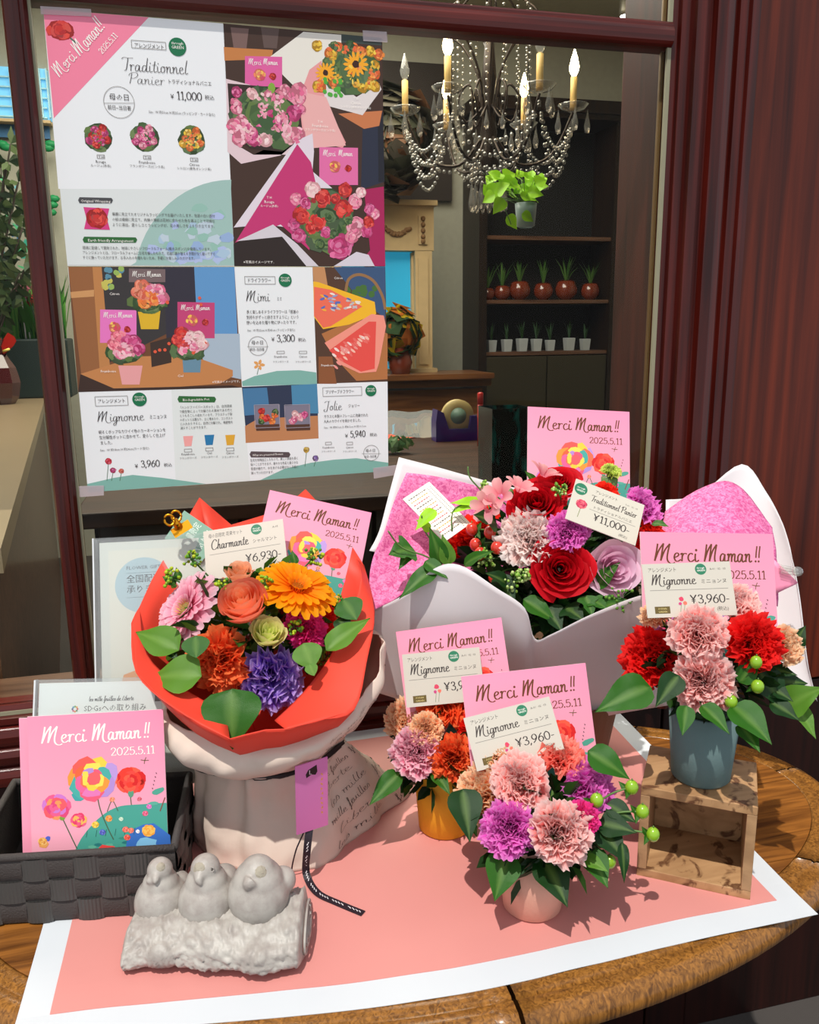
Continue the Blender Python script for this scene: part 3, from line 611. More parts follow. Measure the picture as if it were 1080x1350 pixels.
# ------------------------------------------------------------------ chandelier
CC = Vector((ony(645, 100, 2.2).x, 2.2, 0)); zb = ony(645, 140, 2.2).z
ch = thing('chandelier', (CC.x, CC.y, zb), 'wrought iron chandelier with candle bulbs and crystal drops hanging in the shop', 'chandelier')
IRON = plain('dark_iron', (46, 36, 28), .4, .6); CANDLE = plain('candle_sleeve', (214, 180, 110), .5); BULB = emit('lit_bulb', (1, .74, .40), 40)
DROP = glassmat('crystal_drop', (.80, .76, .70), 4, .07)
MB().tube([(CC.x, CC.y, zb-.1), (CC.x, CC.y, 3.2)], .008, 8).build('stem', IRON, ch)
MB().lathe([(.01, -.26), (.05, -.22), (.02, -.16), (.035, -.1), (.015, 0), (.03, .1), (.012, .3)], Matrix.Translation((CC.x, CC.y, zb)), 14).build('hub', IRON, ch)
cm = MB()
for k in range(6):   # upper cage scrolls
    a = k*PI/3+.3; P = [(.015, -.15), (.03, .0), (.05, .12), (.12, .24), (.20, .30), (.14, .36), (.05, .44)]
    cm.tube(cr([(CC.x+r*math.cos(a), CC.y+r*math.sin(a), zb+z) for r, z in P], 4), .005, 5)
    P = [(.02, .0), (.09, -.06), (.12, .03), (.08, .08), (.06, .02)]; cm.tube(cr([(CC.x+r*math.cos(a+.5), CC.y+r*math.sin(a+.5), zb+z) for r, z in P], 4), .005, 5)
cm.build('scroll_cage', IRON, ch)
def drop(m, p, h, r): m.lathe([(.001, 0), (r*.4, -h*.3), (r, -h*.7), (r*.6, -h*.95), (.001, -h)], Matrix.Translation(p), 6, False)
def beads(m, pts, r):
    for p in pts: m.ball(p, r, 6)
ends = []
for k in range(6):
    a = math.radians(-16+60*k); R_ = .335; e = Vector((CC.x+R_*math.cos(a), CC.y+R_*math.sin(a), zb-.02)); ends.append(e); dv = Vector((math.cos(a), math.sin(a), 0))
    arm = MB().tube(cr([Vector((CC.x, CC.y, zb-.12))+dv*.03, Vector((CC.x, CC.y, zb-.22))+dv*.12, Vector((CC.x, CC.y, zb-.19))+dv*.25, e+Vector((0, 0, -.01))], 5), .006, 6).build('arm', IRON, ch)
    MB().lathe([(.012, -.01), (.045, .0), (.062, .018), (.058, .020), (.02, .008)], Matrix.Translation(e), 12, False).build('drip_pan', DROP, arm)
    MB().lathe([(.013, .0), (.013, .12), (.004, .125)], Matrix.Translation(e), 12).build('candle', CANDLE, arm)
    lit = k in (0, 4, 1, 2); MB().lathe([(.006, .12), (.017, .14), (.020, .155), (.012, .190), (.002, .220)], Matrix.Translation(e), 10).build('bulb', BULB if lit else CRYST, arm)
    dm = MB()
    for q in range(4): drop(dm, e+Vector((math.cos(q*PI/2+a)*.058, math.sin(q*PI/2+a)*.058, -.0)), .09, .014)
    dm.build('crystal_drops', DROP, arm)
for k in range(6):
    A, B = ends[k], ends[(k+1) % 6]; m = MB()
    for sag in (.22, .17, .12): beads(m, [A.lerp(B, t/17)+Vector((0, 0, -.05-sag*4*(t/17)*(1-t/17))) for t in range(18)], .0085)
    beads(m, [A.lerp(Vector((CC.x, CC.y, A.z)), t/15)+Vector((0, 0, -.04-.16*4*(t/15)*(1-t/15)-.05*t/15)) for t in range(15)], .008)
    m.build('bead_swag', DROP, ch)
for k in range(16):
    a = k*PI/8; m = MB(); c = Vector((CC.x+.16*math.cos(a), CC.y+.16*math.sin(a), zb+.34)); beads(m, [c+Vector((0, 0, -.026*t)) for t in range(15)], .006); drop(m, c+Vector((0, 0, -.39)), .07, .011)
    c = Vector((CC.x+.07*math.cos(a), CC.y+.07*math.sin(a), zb-.24)); beads(m, [c+Vector((0, 0, -.02*t)) for t in range(3)], .008); drop(m, c+Vector((0, 0, -.05)), .11, .012); m.build('crystal_strand', DROP, ch)
pl_ = bpy.data.lights.new('chandelier_glow', 'POINT'); pl_.energy = 9; pl_.color = (1, .75, .45); pl_.shadow_soft_size = .3
lo = bpy.data.objects.new('chandelier_glow', pl_); COL.objects.link(lo); lo.location = (CC.x, CC.y-.1, zb+.55)
# spotlight near the top edge
p = ony(825, 21, 3.0); t = thing('spot_lamp', p, 'small lit ceiling spot lamp at the upper right of the shop', 'lamp')
MB().lathe([(.03, .0), (.035, .02), (.028, .12), (.01, .14), (.01, 3.2-p.z)], Matrix.Translation(p), 12).build('lamp_housing', plain('grey_metal', (140, 136, 124), .4, .6), t)
MB().lathe([(.001, -.012), (.024, -.006), (.028, .002)], Matrix.Translation(p), 12, False).build('lamp_lens', emit('lamp_lens', (1, .95, .85), 9), t)
# ------------------------------------------------------------------ printed designs
INK = (62, 54, 52); GOLD = (112, 62, 30); WH = (250, 244, 236); GRNB = (20, 112, 72)
def flowerpaint(P, x, y, r, cols, L):
    k = 0
    for q, n_ in ((1, 7), (.72, 6), (.45, 5), (.2, 3)):
        for i in range(n_):
            a = 2*PI*i/n_+q*2; P.blob(x+math.cos(a)*r*q*.72, y+math.sin(a)*r*q*.62, r*(.42*q+.12), cols[k % len(cols)], L+int((1-q)*6), 9, .16, r*(.30*q+.1), a+PI/2); k += 1
def merci(P, w, h, tc, title=True):
    """pink leaflet design, w wide; y measured downwards from the top edge"""
    def q(x, y): return (x*w, h-y*w)
    H_ = h/w
    P.gpoly([q(0, 0), q(1, 0), q(1, H_), q(0, H_)], [(246, 150, 178), (240, 146, 178), (236, 168, 184), (242, 174, 190)], 0)
    if title:
        x, y = q(.10, .205); P.strokes('Merci', x, y, .125*w, tc, 8, width=.33*w, w=.10)
        x, y = q(.47, .205); P.strokes('Maman', x, y, .125*w, tc, 8, width=.36*w, w=.10); x, y = q(.85, .205); P.strokes('!!', x, y, .115*w, tc, 8, w=.09)
        x, y = q(.60, .325); P.num('2025.5.11', x, y, .058*w, tc, 8, width=.33*w, w=.09)
    # hill
    hx, hy, hr = .80, 1.22, .50
    P.poly([q(.32+.68*t/16, 1.0-.30*math.sin(min(1, t/9)*PI/2)**.8) for t in range(17)]+[q(1, H_), q(.26, H_)], (72, 158, 142), 1)
    if h > w*1.05: P.blob(*q(.86, 1.02), .17*w, (58, 110, 190), 2, 14, .1, .17*w); P.blob(*q(.84, 1.0), .08*w, (130, 190, 226), 3, 12, .2, .05*w)
    for i in range(10): P.blob(*q(.4+.55*rnd.random(), .84+.25*rnd.random()), .03*w, ((60, 140, 120), (96, 176, 150), (40, 120, 120))[i % 3], 2, 8, .2, .012*w)
    stem = (70, 96, 70)
    P.line([q(.49, .60), q(.51, .72), q(.56, .86), q(.60, .95)], .008*w, stem, 4, 0, 4); P.line([q(.73, .58), q(.74, .70)], .007*w, stem, 4)
    P.line([q(.22, .74), q(.27, .86), q(.33, 1.0)], .008*w, stem, 4, 0, 4); P.line([q(.56, .74), q(.60, .66), q(.64, .74)], .006*w, stem, 4, 0, 4)
    flowerpaint(P, *q(.46, .49), .165*w, ((232, 92, 84), (246, 150, 60), (74, 170, 160), (236, 90, 120), (178, 140, 208), (240, 110, 80), (248, 204, 70), (250, 220, 90), (240, 100, 60), (232, 100, 150)), 5)
    P.blob(*q(.36, .61), .055*w, (64, 160, 160), 5, 9, .2, .035*w); P.blob(*q(.60, .46), .05*w, (186, 150, 214), 5, 9, .2, .08*w); P.blob(*q(.45, .59), .07*w, (226, 120, 180), 7, 9, .2, .035*w)
    P.blob(*q(.47, .49), .05*w, (238, 96, 100), 13, 9, .2); P.blob(*q(.41, .48), .025*w, (252, 214, 84), 12, 8, .2, .06*w)
    flowerpaint(P, *q(.74, .52), .10*w, ((232, 58, 44), (214, 34, 34), (246, 90, 66), (236, 70, 60)), 5); P.blob(*q(.74, .615), .022*w, (90, 150, 120), 5, 8, .1, .03*w)
    flowerpaint(P, *q(.19, .68), .095*w, ((232, 92, 140), (206, 120, 200), (240, 90, 100), (244, 150, 90), (222, 70, 120)), 5); P.blob(*q(.23, .765), .02*w, (120, 160, 60), 5, 8, .1)
    flowerpaint(P, *q(.35, .79), .055*w, ((226, 60, 104), (240, 90, 130), (236, 180, 90)), 6)
    for x, y, r, c in ((.47, .83, .025, (236, 200, 60)), (.57, .79, .024, (240, 150, 60)), (.52, .89, .022, (70, 90, 190)), (.69, .88, .022, (240, 110, 90)), (.73, .89, .02, (244, 120, 90)), (.70, .94, .022, (240, 90, 70)), (.84, .77, .02, (226, 90, 130)), (.87, .72, .018, (220, 110, 190)), (.80, .66, .016, (216, 90, 110)), (.60, .65, .018, (244, 140, 100)), (.66, .80, .015, (200, 230, 200)), (.78, .90, .014, (250, 250, 250)), (.08, .93, .03, (240, 176, 80))):
        flowerpaint(P, *q(x, y), r*w, (c, mix(c, (255, 255, 255), .25), mix(c, (120, 0, 0), .2)), 7)
    flowerpaint(P, *q(.86, .90), .045*w, ((240, 160, 60), (248, 190, 90)), 7); P.blob(*q(.54, 1.02), .07*w, (232, 70, 66), 7, 10, .2, .035*w)
    P.blob(*q(.09, .95), .04*w, (232, 160, 90), 6, 10, .2, .03*w); P.blob(*q(.12, .91), .02*w, (80, 100, 200), 7)
    P.blob(*q(.94, .61), .05*w, (80, 160, 140), 6, 10, .15, .022*w, .3); P.blob(*q(.90, .70), .04*w, (90, 170, 150), 6, 10, .15, .014*w); P.line([q(.99, .66), q(.95, .76)], .008*w, (130, 70, 60), 6)
    for k in range(4): P.line([q(.85, .375), q(.85+.03*math.cos(k*1.7), .375+.025*math.sin(k*1.7))], .005*w, (110, 90, 60), 8)
    for k in range(5): P.line([q(.93-.008*k, .47+.028*k), q(.935-.008*k, .48+.028*k)], .006*w, (60, 40, 50), 8)
    for k in range(8): P.line([q(.40+.07*k, .92), q(.41+.07*k, .87)], .004*w, (40, 90, 80), 5)
def frame_of(TL, TR, BL):
    X = (TR-TL).normalized(); Yv = TL-BL; Y = (Yv-X*Yv.dot(X)).normalized(); return X, Y
def card(name, TLp, TRp, BLp, d, label, cat, paint, th=.0012, col_=(246, 236, 232), dTR=None, dBL=None, group=None, h=None, matc=None, skew=False):
    TL, TR, BL = at(*TLp, d), at(*TRp, dTR or d), at(*BLp, dBL or d)
    X, Y = frame_of(TL, TR, BL) if not skew else ((TR-TL).normalized(), (TL-BL).normalized()); w = (TR-TL).length; h = h or (TL-BL).length
    O = TL-Y*h; Nn = X.cross(Y)
    t = thing(name, O, label, cat, group)
    m = MB(); m.cur = lin(col_)
    M = Matrix((X, Y, Nn)).transposed().to_4x4(); M.translation = O
    m.box((0, 0, -th), (w, h, 0), M).build('sheet', matc or PRINT, t, smooth=False)
    P = Print((O, X, Y)); P.base = .0001; paint(P, w, h); P.build('print', t)
    return t, (O, X, Y, w, h)
def leafletback(t, fr): pass

# ------------------------------------------------------------------ posters on the glass
PY = .0012; K = .00094
PO = Vector((0, PY, 0)); PX, PZ = Vector((1, 0, 0)), Vector((0, 0, 1))
def pp(u, v): p = ony(u, v, PY); return (p.x, p.z)
class Px:
    """draws in photograph pixels mapped on the poster plane"""
    def __init__(s): s.P = Print((PO, PX, PZ)); s.q = 0
    def poly(s, q, c, L=0): s.q += 1; s.P.poly([pp(*p) for p in q], c, L+s.q*.05)
    def blob(s, u, v, r, c, L=0, n=10, j=.15, ry=None, ang=0): x, y = pp(u, v); s.P.blob(x, y, r*K, c, L, n, j, (ry or r)*K, ang)
    def cl(s, u, v, r, cols, L=4, n=34, ry=None): x, y = pp(u, v); s.q += 1; s.P.cluster(x, y, r*K, cols, L+s.q*.05, n, .3, (ry or r)*K)
    def text(s, t, u, v, h, c=INK, w=None, L=17, align=0): x, y = pp(u, v); s.P.text(t, x, y, h*K, c, L, 0, align, w*K if w else None)
    def script(s, t, u, v, h, w, c=INK, L=17, ang=0, pw=.085): x, y = pp(u, v); s.P.strokes(t, x, y, h*K, c, L, width=w*K, ang=ang, w=pw)
    def num(s, t, u, v, h, w, c=INK, L=17): x, y = pp(u, v); s.P.num(t, x, y, h*K, c, L, width=w*K, w=.085)
    def frame(s, u0, v0, u1, v1, c=(150, 146, 142), L=15): a, b = pp(u0, v0), pp(u1, v1); s.P.qframe(a[0], a[1], b[0], b[1], .0007, c, L)
    def pill(s, u0, v0, u1, v1, c, L=8): s.poly([(u0+2, v0), (u1-2, v0+1), (u1, (v0+v1)/2), (u1-2, v1), (u0+2, v1), (u0, (v0+v1)/2)], c, L)
    def circ(s, u, v, r, c=(160, 156, 152), L=15): x, y = pp(u, v); s.P.ring(x, y, r*K, .0007, c, L); s.P.line([pp(u-r, v+1), pp(u+r, v+1)], .0006, c, L)
    def badge(s, u, v, r): x, y = pp(u, v); s.P.blob(x, y, r*K, GRNB, 14, 24, 0); s.P.text('through', x, y+r*.25*K, r*.42*K, WH, 17, 0, .5); s.P.text('GREEN', x, y-r*.2*K, r*.46*K, WH, 17, 0, .5)
    def hatch(s, u, v, w, h, rows, c=(120, 116, 112), L=9):
        for k in range(rows):
            s.text('花の香りに束ねた贈り物をお届けします季節の花'[:int(w/(h*1.02))], u, v+k*h*1.5, h, c, L=L)
    def build(s, name, par): return s.P.build(name, par)
def sheetpart(par, q, name='sheet', c=(240, 240, 240)):
    m = MB(); m.cur = lin(c); a = [ony(*p, PY) for p in q]; b = [v+Vector((0, .0006, 0)) for v in a]
    m.add(a+b, [(0, 1, 2, 3), (7, 6, 5, 4)]+[(i, (i+1) % 4+0, (i+1) % 4+4, i+4) for i in range(4)]); return m.build(name, PRINT, par, smooth=False, recalc=True)
PK = ((244, 150, 170), (236, 110, 150), (250, 190, 200), (120, 40, 60)); RD = ((214, 40, 34), (190, 26, 30), (236, 70, 56), (90, 14, 16)); OR = ((244, 120, 50), (250, 150, 60), (236, 90, 40), (120, 60, 20)); MG = ((214, 70, 130), (232, 110, 160), (190, 40, 100), (90, 20, 50)); GN = ((70, 100, 50), (50, 80, 40), (96, 120, 60), (24, 34, 20)); LT = ((246, 200, 200), (250, 220, 214), (240, 170, 180), (150, 90, 90))
def minicard(p, u0, v0, u1, v1, c=(236, 120, 170)):
    p.poly([(u0, v0), (u1, v0+1), (u1, v1), (u0, v1)], c, 2); w = u1-u0
    p.script('Merci', u0+w*.1, v0+w*.22, w*.16, w*.36, WH, 12, pw=.08); p.script('Maman', u0+w*.50, v0+w*.22, w*.16, w*.40, WH, 12, pw=.08)
    p.cl(u0+w*.4, v0+w*.5, w*.17, ((240, 130, 80), (220, 60, 90), (250, 200, 80), (150, 60, 90)), 7, 12); p.cl(u0+w*.75, v0+w*.55, w*.1, RD, 7, 8)
# upper poster
T1 = thing('shop_poster', ony(180, 352, PY), 'upper printed poster taped to the glass, white price page beside a photo of three bouquets', 'poster')
sheetpart(T1, [(57, 12), (504, 50), (508, 351.5), (89, 350.5)])
p = Px()
p.poly([(57, 12), (294, 31), (304.5, 250), (77, 249)], (238, 239, 240), 0); p.poly([(79, 249), (304.5, 250), (309, 350.5), (89, 349.5)], (222, 226, 224), 0)
p.poly([(57, 12), (196, 23), (71, 156)], (244, 132, 160), 2)
# teal watercolour circle
arc = [(305-math.cos(t)*128, 372-math.sin(t)*135) for t in [a*PI/2/16 for a in range(17)]]
arc = [(u, v) for u, v in arc if v < 349.5]; p.poly([(173, 349.7)]+arc+[(304.6, 251), (309, 350)], (160, 192, 184), 1)
for k in range(40):
    a = rnd.uniform(.1, 1.5); r = rnd.uniform(.15, .86); u, v = 305-math.cos(a)*126*r, 350-math.sin(a)*95*r
    if u < 302: p.blob(u, v, rnd.uniform(4, 12), rnd.choice(((150, 176, 214), (170, 196, 216), (148, 190, 176), (176, 190, 226), (190, 206, 216))), 2+k//10, 9, .3, 6)
p.cl(80, 40, 17, RD, 4, 26, 12); p.P.line([pp(90, 48), pp(102, 58)], .002, (70, 110, 90), 4)
p.script('Merci', 79, 102, 16, 35, WH, ang=math.radians(47), pw=.075); p.script('Maman!!', 106, 74, 18, 51, WH, ang=math.radians(47), pw=.075)
x, y = pp(135, 72); p.P.num('2025.5.11', x, y, 7*K, WH, 17, w=.09, ang=math.radians(47), width=32*K)
p.frame(173, 53, 219, 66); p.text('アレンジメント', 177, 62.5, 7, w=38); p.badge(234, 62, 11.5)
p.script('Traditionnel', 162, 93, 17, 84, pw=.055); p.script('Panier', 170, 110, 14, 47, pw=.05); p.text('トラディショナルパニエ', 221, 110, 6.5, w=58)
p.circ(157, 135, 20); p.text('母の日', 144, 131, 9, w=25); p.text('前日~当日着', 142, 144, 6.5, w=30)
p.text('¥', 225, 130, 8); p.num('11,000', 233, 131, 10, 34); p.text('税込', 270, 131, 6.5); p.text('Size : W 約50cm H 約35cm (ラッピング・カード含む)', 196, 149, 4.6, (110, 106, 104), w=88)
for u, v, cs, nm, jp in ((130, 181, (RD, MG), 'Rouge', 'ルージュ(赤系)'), (191, 182, (PK, MG), 'Framboise', 'フランボワーズ(ピンク系)'), (253, 185, (OR, ((240, 200, 60), (250, 220, 120), (230, 170, 40), (120, 70, 20))), 'Citron', 'シトロン(黄色オレンジ系)')):
    p.cl(u, v, 19, GN, 3, 26)
    for k in range(11): a = k*2.4; r = 14*math.sqrt(k/11); p.cl(u+math.cos(a)*r, v+math.sin(a)*r, 5.5, cs[k % 2], 7, 9)
    p.frame(u-5+3, v+23, u+8, v+28); p.text('T H', u, v+27.5, 4.4); p.text(nm, u+3, v+34, 5.2, align=.5); p.text(jp, u+3, v+39, 4, (110, 106, 104), align=.5)
p.pill(103, 260, 149, 268, (74, 74, 76)); p.text('Original Wrapping', 107, 266.5, 5, WH, w=38); p.poly([(110, 273), (144, 275), (141, 288), (145, 303), (111, 302), (114, 288)], (214, 62, 130), 7); p.cl(128, 288, 14, RD, 8, 24)
for k, tx in enumerate(('華麗に見立てたオリジナルラッピングでお届けいたします。包装の白い部分', 'の紙は繊細に見立て、内側の薄紙は花材に合わせた色を選ぶことで可憐な', 'ように演出。愛らしさとラッピングが、花の美しさをより引き立てます。')): p.text(tx, 148, 284+k*7, 5, (96, 94, 92), w=138)
p.pill(109, 312, 181, 320, (46, 104, 52)); p.text('Earth friendly Arrangement', 116, 318.5, 5, WH, w=60)
for k, tx in enumerate(('環境に配慮して開発された、地球にやさしいフローラルフォーム(吸水スポンジ)を使用しています。', 'アレンジメントとは、フローラルフォームにお花を挿したもので、花器に飾り替える手間がなく届いてすぐ', 'すぐに飾っていただけます。お手入れの手間もないため、手軽にお楽しみいただけます。')): p.text(tx, 109, 328.5+k*6.4, 5, (96, 94, 92), w=(172, 178, 150)[k])
p.build('printed_page', T1)
p = Px(); BR = (66, 44, 34)
p.poly([(294.5, 31), (504, 50), (508, 351.5), (309.5, 351)], BR, 0)
p.poly([(295, 62), (360, 66), (358, 78), (296, 80)], (196, 124, 66), 1)
for u, c in ((316, (120, 92, 86)), (356, (96, 76, 70))): p.poly([(u-12, 36), (u+12, 38), (u+9, 64), (u-8, 63)], c, 2)
p.poly([(400, 42), (450, 46), (450, 60), (412, 106), (390, 116), (352, 78)], (232, 226, 214), 2); p.poly([(426, 82), (412, 108), (426, 138), (478, 152), (503, 118), (500, 110), (470, 128), (444, 110)], (226, 216, 212), 4)
p.poly([(450, 45), (503, 50), (503, 60), (448, 56)], (60, 70, 66), 1); p.poly([(446, 150), (504, 146), (500, 166), (480, 170)], (200, 120, 74), 3); p.poly([(478, 170), (504, 162), (506, 240), (476, 250)], (40, 44, 62), 1); p.poly([(498, 150), (505, 148), (507, 240), (499, 240)], (30, 30, 40), 2)
p.cl(462, 92, 44, GN, 4, 40, 30)
for k in range(46): p.cl(rnd.uniform(416, 500), rnd.uniform(60, 116), 8, rnd.choice((OR, OR, ((240, 190, 40), (250, 210, 70), (236, 160, 30), (90, 50, 10)), GN)), 5, 8)
for u, v, r in ((469, 85, 17), (429, 96, 13)):
    for k in range(14): a = k*PI/7; p.blob(u+math.cos(a)*r*.6, v+math.sin(a)*r*.6, r*.45, (246, 168, 36), 12, 7, .1, r*.14, -a)
    p.blob(u, v, r*.3, (60, 30, 20), 13)
for k in range(14): p.blob(rnd.uniform(428, 450), rnd.uniform(102, 126), 3, (80, 170, 60), 13, 8, 0)
p.poly([(408, 92), (424, 80), (428, 130), (456, 188), (452, 195), (400, 184), (394, 130)], (232, 156, 156), 4); p.poly([(393, 120), (430, 128), (456, 192), (404, 196)], (236, 176, 172), 5)
minicard(p, 323, 74, 372, 120, (222, 96, 158))
p.poly([(298, 104), (330, 112), (330, 140), (310, 190), (334, 204), (380, 204), (416, 166), (404, 176), (370, 205), (318, 216), (300, 200)], (226, 200, 204), 2); p.poly([(300, 110), (400, 118), (402, 180), (372, 200), (330, 196), (304, 176)], (52, 36, 30), 3)
p.cl(350, 155, 50, GN, 4, 40, 38)
for k in range(52): p.cl(302+rnd.uniform(6, 96), 118+rnd.uniform(0, 68), rnd.uniform(7, 12), rnd.choice((PK, LT, PK, MG)), 5, 9)
p.blob(358, 116, 5, (130, 170, 60), 12, 8, .1, 7)
p.poly([(308, 300), (390, 186), (412, 176), (414, 200), (412, 226), (440, 250), (420, 330), (380, 300), (350, 296)], (226, 214, 222), 6); p.poly([(310, 320), (392, 190), (410, 214), (416, 240), (408, 330), (370, 296)], (196, 52, 112), 7)
p.poly([(308, 322), (356, 298), (388, 316), (408, 351), (309, 351)], (44, 32, 28), 8); p.poly([(312, 318), (360, 296), (392, 322), (420, 351), (404, 351), (372, 312)], (214, 206, 212), 9)
p.poly([(480, 250), (506, 246), (508, 351), (470, 351), (488, 330)], (168, 30, 86), 6); p.poly([(440, 351), (470, 332), (486, 336), (494, 351)], (216, 208, 216), 9)
minicard(p, 421, 194, 472, 244, (226, 110, 164)); p.cl(430, 290, 46, GN, 6, 50, 44)
for u, v, r, cs in ((424, 262, 15, RD), (452, 276, 15, RD), (420, 293, 15, RD), (397, 285, 13, RD), (455, 251, 11, RD), (486, 293, 9, RD), (469, 300, 16, PK), (448, 325, 20, MG), (468, 266, 11, PK), (488, 276, 9, MG), (412, 250, 12, LT), (390, 262, 9, PK), (394, 310, 11, MG), (440, 308, 8, GN), (402, 268, 9, MG), (434, 286, 9, GN), (460, 292, 8, GN), (484, 306, 9, MG), (476, 254, 8, LT), (410, 300, 9, RD), (430, 306, 9, MG), (442, 262, 8, RD), (464, 312, 10, PK), (388, 296, 9, MG), (494, 282, 8, PK), (422, 322, 8, GN)): p.cl(u, v, r, cs, 9, 26)
for a, b, u, v in (('Framboise', 'フランボワーズ(ピンク系)', 422, 168), ('Rouge', 'ルージュ(赤系)', 355, 268), ('Citron', 'シトロン(黄色オレンジ系)', 469, 138)): p.text('T H', u, v-6, 4.5, WH, L=22, align=.5); p.text(a, u, v, 5.6, WH, L=22, align=.5); p.text(b, u, v+5, 3.8, WH, L=22, align=.5)
p.text('※写真はイメージです。', 321, 347, 4.4, WH, L=22)
p.build('printed_photo', T1)
# lower poster
T2 = thing('shop_poster', ony(300, 640, PY), 'lower printed poster on the glass with three potted carnations at its top left', 'poster')
sheetpart(T2, [(89.5, 352), (508, 352.5), (512, 621), (116, 649)])
p = Px()
p.poly([(90, 351.5), (309, 352), (319, 511), (103, 517)], (112, 70, 42), 0); p.poly([(90, 352), (134, 352), (146, 500), (108, 500)], (150, 96, 56), 1)
p.poly([(122, 352), (134, 352), (146, 495), (132, 495)], (190, 128, 74), 2); p.poly([(93, 385), (124, 382), (124, 391), (94, 393)], (206, 150, 96), 3); p.poly([(134, 352), (216, 352), (220, 440), (140, 480)], (56, 52, 52), 1)
p.poly([(256, 352), (309, 352), (315, 480), (262, 470)], (96, 150, 200), 1); p.poly([(216, 352), (256, 352), (262, 470), (220, 460)], (50, 46, 58), 1); p.poly([(262, 440), (316, 440), (318, 500), (270, 490)], (170, 186, 200), 2)
p.poly([(106, 493), (180, 470), (250, 468), (307, 488), (307, 496), (290, 506), (180, 514), (150, 512)], (196, 130, 76), 3); p.poly([(106, 493), (150, 512), (306, 508), (318, 511), (103, 517)], (60, 40, 32), 3)
for k in range(16): p.blob(rnd.uniform(136, 160), rnd.uniform(354, 380), 4, rnd.choice(((150, 180, 90), (90, 140, 160), (200, 190, 90))), 2)
minicard(p, 170, 354, 218, 372, (120, 100, 100)); minicard(p, 132, 408, 180, 452, (232, 120, 190)); minicard(p, 234, 398, 283, 446, (196, 66, 116))
for u0, u1, u2, u3, v0, v1, c in ((181, 212, 209, 186, 406, 434, (222, 178, 40)), (156, 188, 184, 161, 482, 507, (232, 160, 160)), (240, 266, 264, 242, 466, 491, (104, 140, 160))): p.poly([(u0, v0), (u1, v0), (u2, v1), (u3, v1)], c, 5)
p.poly([(198, 452), (226, 444), (226, 478), (200, 484)], (60, 44, 36), 4)
for cx, cy, c1 in ((196, 388, (OR, ((236, 120, 90), (244, 150, 120), (226, 100, 80), (120, 60, 30)), PK)), (164, 455, (PK, ((244, 120, 140), (250, 150, 160), (226, 80, 110), (140, 40, 60)), MG)), (248, 450, (PK, RD, LT))):
    p.cl(cx, cy+12, 26, GN, 5, 22, 14)
    for k in range(9): a = k*2.4; r = 20*math.sqrt(k/9); p.cl(cx+math.cos(a)*r, cy+math.sin(a)*r*.72, 11, c1[k % 3], 9, 18, 9)
for k in range(16): p.blob(rnd.choice((218, 204, 262))+rnd.uniform(-9, 9), rnd.choice((396, 462, 458))+rnd.uniform(-6, 6), 2.4, (226, 90, 60), 14, 8, 0)
for u, v, a in (('Citron', 151, 389), ('Framboise', 143, 491), ('Ciel', 238, 497)): p.text(u, v, a, 5, WH, L=22, align=.5)
p.text('※写真はイメージです。', 280, 505, 4, WH, L=22)
p.build('printed_photo', T2)
p = Px()
p.poly([(104, 517), (319, 511), (330, 634), (116, 649)], (236, 237, 238), 1); p.poly([(226, 514), (319, 511), (330, 634), (232, 641)], (226, 230, 227), 2)
p.poly([(115, 638), (150, 630), (175, 626), (215, 630), (272, 638), (200, 643), (116, 649)], (128, 178, 166), 3)
p.frame(125, 523, 169, 534); p.text('アレンジメント', 129, 531.5, 7, w=37); p.badge(184, 526.5, 10)
p.script('Mignonne', 129, 556, 15, 64, pw=.06); p.text('ミニョンヌ', 197, 552, 7, w=24)
for k, (tx, w_) in enumerate((('明るくポップなカワイイ色のカーネーションを', 93), ('生分解性ポットに合わせて、愛らしく仕上げ', 92), ('ました。', 17))): p.text(tx, 130+k, 572+k*7, 6, w=w_)
p.text('Size : W 約18cm H 約24cm(カード含む)', 132, 595, 4.6, (110, 106, 104), w=68); p.text('¥', 178, 617, 8); p.num('3,960', 186, 616, 10, 27); p.text('税込', 216, 615, 6)
for u, v, r, c in ((143, 608, 5, (206, 40, 60)), (149, 620, 4.4, (180, 50, 110)), (160, 621, 4, (230, 110, 80))): p.cl(u, v, r, (c, mix(c, (255, 255, 255), .3), c, (120, 30, 40)), 5, 9); p.P.line([pp(u, v+3), pp(u-2, 634)], .0008, (70, 110, 80), 5)
p.pill(234, 522, 285, 530.5, (46, 104, 52)); p.text('Biodegradable Pot', 241, 528.8, 5, WH, w=38)
for k, tx in enumerate(('「ハンドファイバースポット」は、自然環境', 'で微生物によって分解される素材である竹と', 'とうもろこしの皮れています。プラスチック製', 'のポットとは異なり、土に埋めたり、コンポスト', 'に入れたりすると、自然に分解され、堆肥物を', '減らすことができます。')): p.text(tx, 236+k*.4, 539+k*5.4, 4.8, (96, 94, 92), w=76 if k < 5 else 38)
for u, c, nm in ((248, (240, 164, 160), 'Framboise'), (276, (40, 120, 170), 'Ciel'), (303.5, (222, 166, 50), 'Citron')): v = 575 if u < 250 else 573.5; p.poly([(u-6.5, v), (u+6.5, v-.5), (u+4.5, v+13), (u-4.5, v+13.5)], c, 6); p.text(nm, u, v+25, 4.6, align=.5); p.frame(u-5, v+17, u+5, v+20.5); p.text('フランボワーズ', u, v+30, 3.6, (110, 106, 104), align=.5)
p.build('printed_page', T2)
p = Px()
p.poly([(309.5, 352), (412, 352.3), (418, 506), (319, 510)], (236, 238, 238), 1); p.poly([(319, 503), (335, 496), (365, 489), (395, 488), (417, 491), (418, 506.5), (320, 509)], (128, 178, 166), 2)
p.frame(322.5, 364.5, 363, 374.5); p.text('ドライフラワー', 326, 372, 7, w=34); p.badge(376, 369.5, 9.5); p.script('Mimi', 325, 397, 15, 34, pw=.06); p.text('ミミ', 365, 396, 6, w=7)
